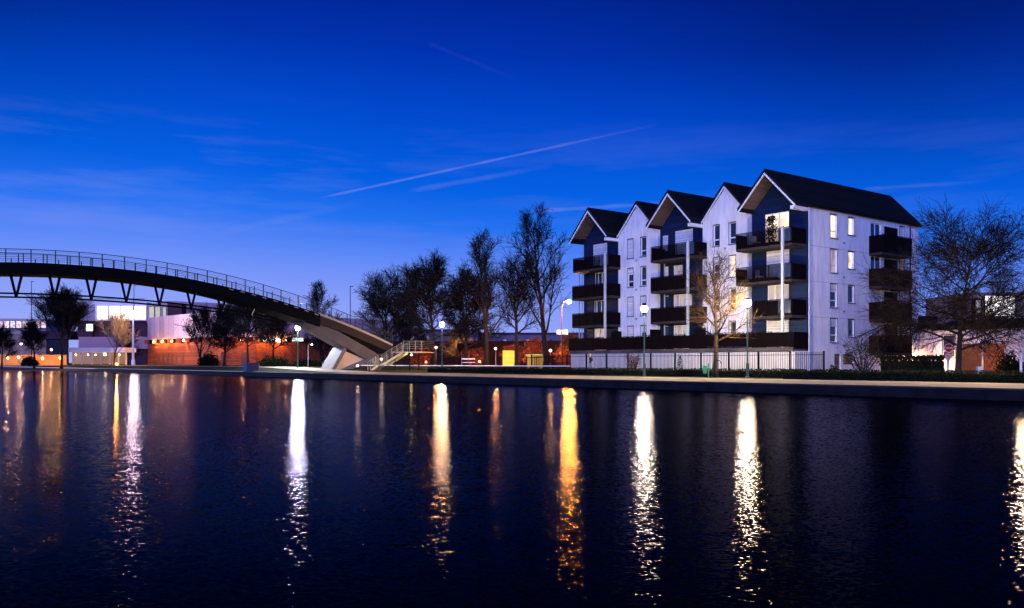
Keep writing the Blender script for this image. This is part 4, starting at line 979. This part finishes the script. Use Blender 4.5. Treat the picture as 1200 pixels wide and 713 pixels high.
# distant roofs closing the horizon
rnd = random.Random(77)
for i, (px0, px1, top, Y, c, lab) in enumerate([(405, 470, 379, 230, (.30, .19, .20), 'far pinkish flat roofed block right of the bridge railing'), (470, 560, 388, 240, (.16, .10, .12), 'far dark mauve block behind the row of trees'), (560, 690, 392, 250, (.20, .15, .2), 'far grey violet block left of the apartments'), (1085, 1300, 385, 150, (.2, .14, .12), 'far brown block behind the spreading tree')]):
    root = thing('distant_building', lab, 'building', PG((px0+px1)/2, Y, .47), 'distant flat blocks')
    mb = MB(); panel(mb, px0, px1, top, 430, Y, Y, 18); mb.build('wall', mat('far_%d' % i, c, .85, noise=(.1, tuple(x*.7 for x in c), .2)), root)
    mb = MB(); panel(mb, px0-1, px1+1, top-2, top-.01, Y-.5, Y-.5, 19); mb.build('roof', mat('far_roof', (.05, .035, .04), .85), root)
    for k in range(int((px1-px0)/9)):
        if rnd.random() < .6: continue
        a = px0+3+k*9; w_ = MB(); panel(w_, a, a+3, top+6, top+10, Y-.3, Y-.3, .1); w_.build('window', M_LITDIM if rnd.random() < .4 else M_GLASSD, root)
mb = MB(); c = P(659, 389.5, 96); sgn = thing('shop_sign', 'small blue white lit sign board left of the apartments', 'sign', Vector((c.x, c.y, .47)))
mb.tube([Vector((c.x, c.y, .47)), c+Vector((0, 0, -.2))], .06, 6); mb.build('pole', M_DARKMETAL, sgn)
mb = MB(); mb.box(c+Vector((0, 0, -.25)), 1.25, .12, .5); mb.build('board', glow('sign_blue', (.42, .56, 1), 1.0), sgn)
mb = MB(); 
for k in range(6): mb.box(c+Vector((-.48+k*.19, -.08, -.13)), .08 if k % 2 else .13, .03, .26)
mb.build('marks', mat('sign_navy', (.03, .05, .2), .6), sgn)

# yellow panel and yellow lit gate
yp = thing('display_stand', 'bright yellow upright panel on short legs between the forked tree and another trunk', 'display stand', P(596, 434, 94))
mb = MB(); c = P(596, 429, 94); mb.box(Vector((c.x, c.y, c.z)), 1.32, .14, 1.68); mb.build('board', M_YELLOW, yp)
for dx in (-.45, .45):
    mb = MB(); mb.tube([Vector((c.x+dx, c.y, .47)), Vector((c.x+dx, c.y, c.z+.02))], .05, 6); mb.build('leg', M_DARKMETAL, yp)
mb = MB()
for k in range(3): mb.box(Vector((c.x, c.y-.085, c.z+.3+k*.55)), 1.2, .02, .015)
mb.box(Vector((c.x-.655, c.y-.08, c.z)), .05, .05, 1.68); mb.box(Vector((c.x+.655, c.y-.08, c.z)), .05, .05, 1.68)
mb.build('frame', mat('frame_ochre', (.35, .2, .02), .6), yp)
yk = thing('yellow_kiosk', 'wide yellow lit kiosk behind dark gate bars left of the poplar trunk', 'kiosk', PG(628, 96, .47))
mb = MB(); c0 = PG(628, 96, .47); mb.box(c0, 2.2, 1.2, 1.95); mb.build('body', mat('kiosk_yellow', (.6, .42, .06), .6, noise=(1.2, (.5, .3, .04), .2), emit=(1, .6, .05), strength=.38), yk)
mb = MB(); mb.box(c0+Vector((0, 0, 1.96)), 2.4, 1.4, .1); mb.build('roof', M_DARKMETAL, yk)
gt = thing('dark_gate', 'dark barred gate in front of the yellow kiosk', 'gate', PG(632, 93.5, .47))
mb = MB()
for k in range(15): c = PG(618+k*2.1, 93.5, .5); mb.tube([c, c+Vector((0, 0, 1.65))], .022, 4)
mb.build('bars', M_DARKMETAL, gt)
mb = MB()
for z in (.65, 2.0): mb.tube([PG(617, 93.5, z), PG(648, 93.5, z)], .03, 4)
for px in (617, 628.5, 640, 648): mb.tube([PG(px, 93.5, .47), PG(px, 93.5, 2.15)], .06, 5)
mb.build('frame', M_DARKMETAL, gt)
# white bench like bars near 550
bn = thing('white_bench', 'small pale two rail bench on the lawn between the dark tree trunks', 'bench', PG(549, 98, .47))
c = P(549, 421, 98)
mb = MB(); mb.box(Vector((c.x, c.y, c.z-.05)), 1.5, .05, .12); mb.build('backrest', M_WHITE, bn)
mb = MB(); mb.box(Vector((c.x, c.y-.25, c.z-.42)), 1.5, .4, .06); mb.build('seat', M_WHITE, bn)
for dx in (-.6, .6):
    mb = MB(); mb.tube([Vector((c.x+dx, c.y, .47)), Vector((c.x+dx, c.y+.02, c.z+.05))], .04, 5); mb.build('leg', M_DARKMETAL, bn)

# ------------------------------------------------------------------ right side: low house, brick wall, signs
lh = thing('low_house', 'low pale house with a dark roof joined to the right end of the apartments', 'house', B(0, 19, .47))
mb = MB()
mb.fbox(B, .01, 6, 16.15, 18.5, .47, 4.4)
lh_h = [(.8, 1.9, 1.9, 3.9), (4.2, 5.0, 1.2, 3.2), (5.6, 7.4, .6, 1.4)]
def V(v, b, z): return B(-v, 18.5+b, z)
facade(V, 0, 7.4, 0, .47, 4.29, lh_h, .15, 0, mb)
mb.fbox(B, -7.39, 6, 18.7, 27, .47, 4.29)
mb.build('wall', mat('house_wall', (.60, .56, .62), .9, noise=(.5, (.55, .5, .5), .2)), lh)
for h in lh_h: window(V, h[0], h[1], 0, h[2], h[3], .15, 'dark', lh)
mb = MB()
mb.v = []; mb.f = []; mb.mi = []
mb.prism([B(.45, 18.1, 4.3), B(.45, 18.1, 4.5), B(.45, 22.8, 5.3), B(.45, 27.4, 4.5), B(.45, 27.4, 4.3)], B(-8.2, 0, 0)-B(0, 0, 0))
mb.fbox(B, -.35, 6, 16.12, 18.6, 4.45, 5.5)
mb.build('roof', M_ROOF, lh)
bw = MB(); a, b_ = PG(1127, 66, 0), PG(1174, 62.5, 0); panel(bw, 1127, 1174, 403, 441, 66, 62.5, .25)
o = bw.build('brick_wall', M_BRICKR, loc=PG(1150, 64, .47)); tag(o, 'red brick garden wall behind the white post at the right', 'wall')
wk = thing('workshop', 'brown workshop building with one large bright white window', 'building', PG(1190, 120, .47))
mb = MB(); panel(mb, 1133, 1300, 343, 436, 121, 121, 12); mb.build('wall', mat('workshop_wall', (.35, .24, .18), .85, noise=(.4, (.26, .18, .14), .2)), wk)
w_ = MB(); panel(w_, 1154, 1190, 346, 371.5, 120.6, 120.6, .2); wo = w_.build('window', M_DARKMETAL, wk)
g = MB()
for k in range(4): panel(g, 1155+k*8.8, 1163+k*8.8, 347, 370.5, 120.4, 120.4, .1)
g.build('pane', lit_mat('workshop_lit', (.95, .93, 1.0), 2.6, .3, (.5, .5, .5)), wo)
w_ = MB(); panel(w_, 1139, 1151, 350, 370, 120.6, 120.6, .2); wo = w_.build('window', M_DARKMETAL, wk)
g = MB(); panel(g, 1144, 1149, 352, 369, 120.4, 120.4, .1); g.build('pane', M_LITDIM, wo)
mb = MB(); panel(mb, 1186, 1196, 371.6, 385, 119, 119, 1); mb.build('duct', M_WHITE, wk)
def road_sign(px, Y, py, r, label, kind, z0=.47, group='round road signs by the spreading tree'):
    c = P(px, py, Y); root = thing('road_sign', label, 'road sign', Vector((c.x, c.y, z0)), group)
    mb = MB(); mb.tube([Vector((c.x, c.y+.06, z0)), c+Vector((0, .06, r))], .03, 6); mb.build('pole', M_GREYM, root)
    def disc(y, rr, m, nm):
        mb = MB(); pts = [c+Vector((rr*math.cos(2*PI*i/28), y, rr*math.sin(2*PI*i/28))) for i in range(28)]; mb.prism(pts, (0, .012, 0)); return mb.build(nm, m, root)
    if kind == 'entry':
        disc(0, r, M_SIGNW, 'rim'); disc(-.014, r*.9, M_RED, 'face'); mb = MB(); mb.box(c+Vector((0, -.024, -r*.15)), r*1.35, .01, r*.3); mb.build('bar', M_SIGNW, root)
    else:
        disc(0, r, M_RED, 'rim'); disc(-.014, r*.78, M_SIGNW, 'face')
        mb = MB(); pts = []
        arc = [c+Vector((r*.08+r*.32*math.cos(a), -.026, -r*.12+r*.34*math.sin(a))) for a in [R(x) for x in (-50, -10, 25, 60, 95, 130)]]
        mb.tube(arc, r*.075, 4); e = arc[-1]
        mb.prism([e+Vector((r*.12, 0, r*.22)), e+Vector((-r*.3, 0, 0)), e+Vector((r*.05, 0, -r*.22))], (0, .01, 0)); mb.build('arrow', M_BLACK, root)
        mb = MB(); q = Vector((r*.58, 0, -r*.58)); nrm = Vector((.7, 0, .7))*r*.07
        mb.prism([c-q+nrm+Vector((0, -.045, 0)), c-q-nrm+Vector((0, -.045, 0)), c+q-nrm+Vector((0, -.045, 0)), c+q+nrm+Vector((0, -.045, 0))], (0, .01, 0)); mb.build('slash', M_RED, root)
road_sign(1112, 60, 408, .31, 'red no entry sign with a white bar beside the spreading tree trunk', 'entry')
road_sign(1111, 59.4, 418, .27, 'round no turn sign with a curved arrow below the no entry sign', 'turn')
for (px, Y, top, lab) in ((1151.3, 61, 404, 'slim white post before the red brick wall'), (1196.5, 57, 413, 'white post at the right edge of the picture')):
    b = PG(px, Y, .47); root = thing('white_post', lab, 'post', b, 'white posts at the right'); H = CAMH+(425-top)/1000*Y-.47
    mb = MB(); mb.tube([b, b+Vector((0, 0, H))], .05 if px < 1180 else .08, 8); mb.build('pole', M_WHITE, root)
    mb = MB(); mb.lathe(b+Vector((0, 0, H)), [(.07, 0), (.07, .05), (.02, .09)], 8); mb.build('cap', M_GREYM, root)
mb = MB(); c = PG(1148, 58.5, .47); mb.box(c, .36, .25, .72); eb = mb.build('utility_box', M_WHITE, loc=c); tag(eb, 'small white utility box behind the hedge at the foot of the slim post', 'utility box')
wall_lamp(PG(1087, 73.0, 1.3), .10, (1, .52, .24), 5200, 'warm lamp lighting the low peach wall behind the taller hedge')  # unseen lamp, added to brighten the end wall of the house
wall_lamp(PG(1176, 60.6, 1.5), .08, (1, .42, .12), 1500, 'orange lamp low beside the red brick wall')  # unseen lamp, added for the warm light on the brick

# ------------------------------------------------------------------ small things on the promenade
gb = thing('green_bin', 'small green litter bin on a post at the gap between the hedges', 'litter bin', PG(826, 55.5, .47)); c = PG(826, 55.5, .47)
M_GB = mat('bin_green', (.06, .38, .16), .5)
mb = MB(); mb.lathe(c+Vector((0, 0, .28)), [(.10, 0), (.12, .04), (.16, .5), (.14, .52), (.09, .1)], 14); mb.build('basket', M_GB, gb)
mb = MB(); mb.tube([c+Vector((.24, 0, 0)), c+Vector((.24, 0, .95))], .03, 6); mb.build('post', M_GB, gb)
hs = thing('bicycle_stand', 'dark bent metal hoop stand behind the hedge by the pale tree', 'bicycle stand', PG(842, 57.5, .47)); c = PG(842, 57.5, .47)
mb = MB(); mb.tube([c+Vector((-.25, 0, 0)), c+Vector((-.25, 0, 1.0)), c+Vector((-.15, 0, 1.14)), c+Vector((.08, 0, 1.12)), c+Vector((.2, 0, .95)), c+Vector((.25, 0, 0))], .028, 6); mb.build('hoop', M_DARKMETAL, hs)
bb = thing('blue_block', 'dark street cabinet with a blue end standing on the quay under the bridge', 'cabinet', PG(294, 92, .47))
mb = MB(); c = PG(296.5, 92, .47); mb.box(c, 1.25, .8, .95, (1, .25)); mb.build('cabinet', mat('cab_dark', (.05, .045, .06), .6), bb)
mb = MB(); c = PG(288, 91.9, .47); mb.box(c, .5, .82, .97, (1, .25)); mb.build('blue_end', mat('cab_blue', (.03, .09, .22), .5), bb)

# ------------------------------------------------------------------ person walking
def skin_obj(name, nodes, edges, m, parent, sub=2):
    base = rootloc(parent); me = bpy.data.meshes.new(name); me.from_pydata([tuple(n[0]) for n in nodes], edges, []); me.materials.append(m)
    o = bpy.data.objects.new(name, me); COL.objects.link(o); o.parent = parent
    md = o.modifiers.new('skin', 'SKIN'); 
    for i, n in enumerate(nodes): me.skin_vertices[0].data[i].radius = n[1] if isinstance(n[1], tuple) else (n[1], n[1])
    me.skin_vertices[0].data[0].use_root = True
    md.use_smooth_shade = True
    s = o.modifiers.new('sub', 'SUBSURF'); s.levels = sub; s.render_levels = sub
    return o
pr = thing('person', 'person in a dark jacket and light trousers with fair hair walking before the fence', 'person', PG(694, 70.5, .47))
# facing -x (left), leaning forward; local metres
nodes = [((0, 0, .93), .13), ((-.05, 0, 1.12), (.15, .11)), ((-.13, 0, 1.33), (.17, .12)), ((-.17, 0, 1.44), .09), ((-.20, 0, 1.50), .055), ((-.24, 0, 1.60), .085), ((-.26, 0, 1.67), .075),
         ((.02, .10, .86), .10), ((-.10, .10, .48), .062), ((.06, .10, .09), .042), ((-.06, .11, .04), .035), ((-.14, .11, .03), .025),
         ((.02, -.10, .86), .10), ((-.02, -.10, .48), .062), ((-.10, -.10, .09), .042), ((-.22, -.11, .04), .035), ((-.29, -.11, .03), .025),
         ((-.13, .20, 1.38), .06), ((-.04, .24, 1.12), .045), ((-.20, .22, .93), .032), ((-.25, .22, .88), .03),
         ((-.13, -.20, 1.38), .06), ((-.12, -.25, 1.12), .045), ((-.30, -.20, 1.02), .032), ((-.36, -.19, 1.0), .03)]
edges = [(0, 1), (1, 2), (2, 3), (3, 4), (4, 5), (5, 6), (0, 7), (7, 8), (8, 9), (9, 10), (10, 11), (0, 12), (12, 13), (13, 14), (14, 15), (15, 16), (2, 17), (17, 18), (18, 19), (19, 20), (2, 21), (21, 22), (22, 23), (23, 24)]
for hnd, base_i in (((-.25, .22, .88), 20), ((-.36, -.19, 1.0), 24)):
    for k in range(5):
        a = len(nodes); dy = (k-2)*.016; L = (.05, .075, .08, .075, .06)[k]
        nodes += [((hnd[0]-.03, hnd[1]+dy, hnd[2]-.03), .010), ((hnd[0]-.03-L*.5, hnd[1]+dy*1.3, hnd[2]-.03-L*.5), .008), ((hnd[0]-.03-L*.6, hnd[1]+dy*1.3, hnd[2]-.03-L), .006)]
        edges += [(base_i, a), (a, a+1), (a+1, a+2)]
body = skin_obj('body', nodes, edges, mat('skin', (.45, .28, .20), .6), pr, 1)
jn = [((0, 0, .90), (.17, .14)), ((-.05, 0, 1.12), (.18, .14)), ((-.13, 0, 1.34), (.20, .15)), ((-.16, 0, 1.43), .11), ((-.13, .20, 1.38), .085), ((-.04, .245, 1.12), .07), ((-.18, .22, .95), .05), ((-.13, -.20, 1.38), .085), ((-.12, -.255, 1.12), .07), ((-.28, -.20, 1.03), .05)]
skin_obj('jacket', jn, [(0, 1), (1, 2), (2, 3), (2, 4), (4, 5), (5, 6), (2, 7), (7, 8), (8, 9)], mat('jacket_dark', (.02, .014, .03), .8), pr, 1)
tn = [((0, 0, .90), .145), ((.02, .10, .84), .12), ((-.10, .10, .48), .085), ((.05, .10, .12), .07), ((.02, -.10, .84), .12), ((-.02, -.10, .48), .085), ((-.09, -.10, .12), .07)]
skin_obj('trousers', tn, [(0, 1), (1, 2), (2, 3), (0, 4), (4, 5), (5, 6)], mat('trousers_pale', (.36, .33, .38), .85), pr, 1)
hn = [((-.25, 0, 1.71), .075), ((-.19, 0, 1.68), .085), ((-.15, 0, 1.60), .06), ((-.12, 0, 1.50), .045)]
skin_obj('hair', hn, [(0, 1), (1, 2), (2, 3)], mat('fair_hair', (.50, .33, .14), .7), pr, 1)

# ------------------------------------------------------------------ world, sun
def build_world():
    w = bpy.data.worlds.new('World'); sc.world = w; w.use_nodes = True; nt = w.node_tree; nt.nodes.clear()
    N = nt.nodes.new; L = nt.links.new
    out = N('ShaderNodeOutputWorld'); bg = N('ShaderNodeBackground'); tc = N('ShaderNodeTexCoord')
    nrm = N('ShaderNodeVectorMath'); nrm.operation = 'NORMALIZE'; L(tc.outputs['Generated'], nrm.inputs[0])
    D = nrm.outputs[0]
    sep = N('ShaderNodeSeparateXYZ'); L(D, sep.inputs[0])
    def math_(op, a, b=None, clamp=False):
        n = N('ShaderNodeMath'); n.operation = op; n.use_clamp = clamp
        for i, v in enumerate((a, b)):
            if v is None: continue
            if isinstance(v, (int, float)): n.inputs[i].default_value = v
            else: L(v, n.inputs[i])
        return n.outputs[0]
    def dot(vec):
        n = N('ShaderNodeVectorMath'); n.operation = 'DOT_PRODUCT'; L(D, n.inputs[0]); n.inputs[1].default_value = vec; return n.outputs['Value']
    # elevation ramp (dusk)
    cr = N('ShaderNodeValToRGB'); e = cr.color_ramp.elements
    stops = [(.0, (.34, .40, .90)), (.045, (.31, .385, .95)), (.085, (.24, .34, .95)), (.135, (.105, .245, .93)), (.175, (.018, .17, .88)), (.22, (.001, .118, .77)), (.30, (.0, .066, .61)), (.36, (.0, .034, .45)), (.42, (.0, .020, .34)), (1, (.0, .005, .10))]
    while len(e) < len(stops): e.new(.5)
    for k, (p, c) in enumerate(stops): e[k].position = p; e[k].color = (*c, 1)
    # push the pale band down towards the right, up towards the glow in the left
    side = dot(Vector((.93, .36, 0)).normalized())
    nz = N('ShaderNodeTexNoise'); nz.inputs['Scale'].default_value = 1.6; nz.inputs['Detail'].default_value = 3
    mp = N('ShaderNodeMapping'); mp.inputs['Scale'].default_value = (1, 1, 2.2); L(D, mp.inputs['Vector']); L(mp.outputs[0], nz.inputs['Vector'])
    el = math_('ADD', sep.outputs['Z'], math_('MULTIPLY', math_('MAXIMUM', side, 0), .055))
    el = math_('ADD', el, math_('MULTIPLY', math_('SUBTRACT', nz.outputs['Fac'], .5), .03))
    L(el, cr.inputs['Fac'])
    # azimuth falloff: sky colour darkened to the sides in place of lens vignetting
    g = dot(Vector((-.12, 1, .0)).normalized()); fall = N('ShaderNodeMapRange'); fall.inputs['From Min'].default_value = .80; fall.inputs['From Max'].default_value = .975
    fall.inputs['To Min'].default_value = .50; fall.inputs['To Max'].default_value = 1.0; fall.interpolation_type = 'SMOOTHSTEP'; L(g, fall.inputs['Value'])
    up = N('ShaderNodeMapRange'); up.inputs['From Min'].default_value = .16; up.inputs['From Max'].default_value = .34; L(sep.outputs['Z'], up.inputs['Value'])
    fm = N('ShaderNodeMix'); fm.data_type = 'FLOAT'; L(up.outputs[0], fm.inputs[0]); fm.inputs[2].default_value = 1.0; L(fall.outputs[0], fm.inputs[3])
    base = N('ShaderNodeVectorMath'); base.operation = 'SCALE'; L(cr.outputs['Color'], base.inputs[0]); L(fm.outputs[0], base.inputs['Scale'])
    # thin lavender cirrus, long streaks
    mp2 = N('ShaderNodeMapping'); mp2.inputs['Scale'].default_value = (1.6, 1.0, 13); mp2.inputs['Rotation'].default_value = (0, R(9), 0); L(D, mp2.inputs['Vector'])
    n2 = N('ShaderNodeTexNoise'); n2.inputs['Scale'].default_value = 2.1; n2.inputs['Detail'].default_value = 7; n2.inputs['Roughness'].default_value = .6; L(mp2.outputs[0], n2.inputs['Vector'])
    cm = N('ShaderNodeMapRange'); cm.inputs['From Min'].default_value = .48; cm.inputs['From Max'].default_value = .78; L(n2.outputs['Fac'], cm.inputs['Value'])
    b1 = N('ShaderNodeMapRange'); b1.inputs['From Min'].default_value = .08; b1.inputs['From Max'].default_value = .15; b1.interpolation_type = 'SMOOTHSTEP'; L(sep.outputs['Z'], b1.inputs['Value'])
    b2 = N('ShaderNodeMapRange'); b2.inputs['From Min'].default_value = .30; b2.inputs['From Max'].default_value = .19; b2.interpolation_type = 'SMOOTHSTEP'; L(sep.outputs['Z'], b2.inputs['Value'])
    cwt = N('ShaderNodeMapRange'); cwt.inputs['From Min'].default_value = -.35; cwt.inputs['From Max'].default_value = .6; cwt.inputs['To Min'].default_value = .42; cwt.inputs['To Max'].default_value = .10; L(side, cwt.inputs['Value'])
    cl = math_('MULTIPLY', math_('MULTIPLY', cm.outputs[0], b1.outputs[0]), math_('MULTIPLY', b2.outputs[0], cwt.outputs[0]))
    total = cl
    # vapour trails: thin great circle arcs between two directions
    def trail(p0, p1, width, amp, seed):
        d0 = Vector(((p0[0]-600)/1000, 1, (425-p0[1])/1000)).normalized(); d1 = Vector(((p1[0]-600)/1000, 1, (425-p1[1])/1000)).normalized()
        n = d0.cross(d1).normalized(); t = (d1-d0).normalized(); a = d0.dot(t); b_ = d1.dot(t)
        ds = math_('ABSOLUTE', dot(n)); al = dot(t)
        f = math_('DIVIDE', math_('SUBTRACT', al, a), (b_-a))
        wv = N('ShaderNodeTexNoise'); wv.inputs['Scale'].default_value = 26+seed; wv.inputs['Detail'].default_value = 4; L(D, wv.inputs['Vector'])
        prof = N('ShaderNodeMapRange'); prof.inputs['From Min'].default_value = 1; prof.inputs['From Max'].default_value = 0; prof.interpolation_type = 'SMOOTHERSTEP'
        wd = math_('MULTIPLY', math_('ADD', math_('MULTIPLY', wv.outputs['Fac'], 1.3), .35), width); L(math_('DIVIDE', ds, wd), prof.inputs['Value'])
        e0 = N('ShaderNodeMapRange'); e0.inputs['From Min'].default_value = 0; e0.inputs['From Max'].default_value = .06; L(f, e0.inputs['Value'])
        e1 = N('ShaderNodeMapRange'); e1.inputs['From Min'].default_value = 1; e1.inputs['From Max'].default_value = .55; L(f, e1.inputs['Value'])
        return math_('MULTIPLY', math_('MULTIPLY', prof.outputs[0], math_('MULTIPLY', e0.outputs[0], e1.outputs[0])), math_('MULTIPLY', math_('ADD', wv.outputs['Fac'], .3), amp))
    for a in (((372, 233), (775, 145), .0023, .36, 0), ((480, 224), (650, 194), .0045, .15, 5), ((250, 275), (430, 236), .006, .12, 9), ((620, 248), (850, 234), .0035, .25, 12), ((500, 50), (610, 95), .004, .025, 17), ((1010, 222), (1160, 212), .003, .12, 19)):
        total = math_('ADD', total, trail(*a))
    total = math_('MINIMUM', total, .9)
    mx = N('ShaderNodeMix'); mx.data_type = 'RGBA'; L(total, mx.inputs[0]); L(base.outputs[0], mx.inputs[6]); mx.inputs[7].default_value = (.26, .33, .88, 1)
    L(mx.outputs[2], bg.inputs['Color']); bg.inputs['Strength'].default_value = 1.0
    sky = N('ShaderNodeTexSky'); sky.sky_type = 'NISHITA'; sky.sun_disc = False; sky.sun_elevation = R(1.0); sky.sun_rotation = R(199)
    bg2 = N('ShaderNodeBackground'); L(sky.outputs[0], bg2.inputs['Color']); bg2.inputs['Strength'].default_value = .0003
    ad = N('ShaderNodeAddShader'); L(bg.outputs[0], ad.inputs[0]); L(bg2.outputs[0], ad.inputs[1]); L(ad.outputs[0], out.inputs['Surface'])
build_world()
sl = bpy.data.lights.new('twilight_sun', 'SUN'); sl.energy = 3.9; sl.angle = R(50); sl.color = (.27, .34, 1.0)
so = bpy.data.objects.new('twilight_sun', sl); COL.objects.link(so)
so.rotation_euler = Vector((.35, 1.0, -.20)).to_track_quat('-Z', 'Y').to_euler()

# ------------------------------------------------------------------ camera and render settings
cd = bpy.data.cameras.new('camera'); cam = bpy.data.objects.new('camera', cd); COL.objects.link(cam); sc.camera = cam
cam.location = (0, 0, CAMH); cam.rotation_euler = (R(90), 0, 0); cd.sensor_width = 36; cd.lens = 30.0
cd.shift_y = (425-356.5)/1200; cd.clip_end = 6000; cd.clip_start = .05
sc.view_settings.view_transform = 'Standard'; sc.view_settings.look = 'None'; sc.view_settings.exposure = 0; sc.view_settings.gamma = 1
sc.render.engine = 'CYCLES'; sc.cycles.use_denoising = True
try: sc.cycles.denoiser = 'OPENIMAGEDENOISE'
except Exception: pass
sc.cycles.max_bounces = 5; sc.cycles.diffuse_bounces = 2; sc.cycles.glossy_bounces = 3; sc.cycles.sample_clamp_indirect = 8; sc.cycles.sample_clamp_direct = 0
sc.cycles.use_light_tree = True; sc.cycles.caustics_reflective = False
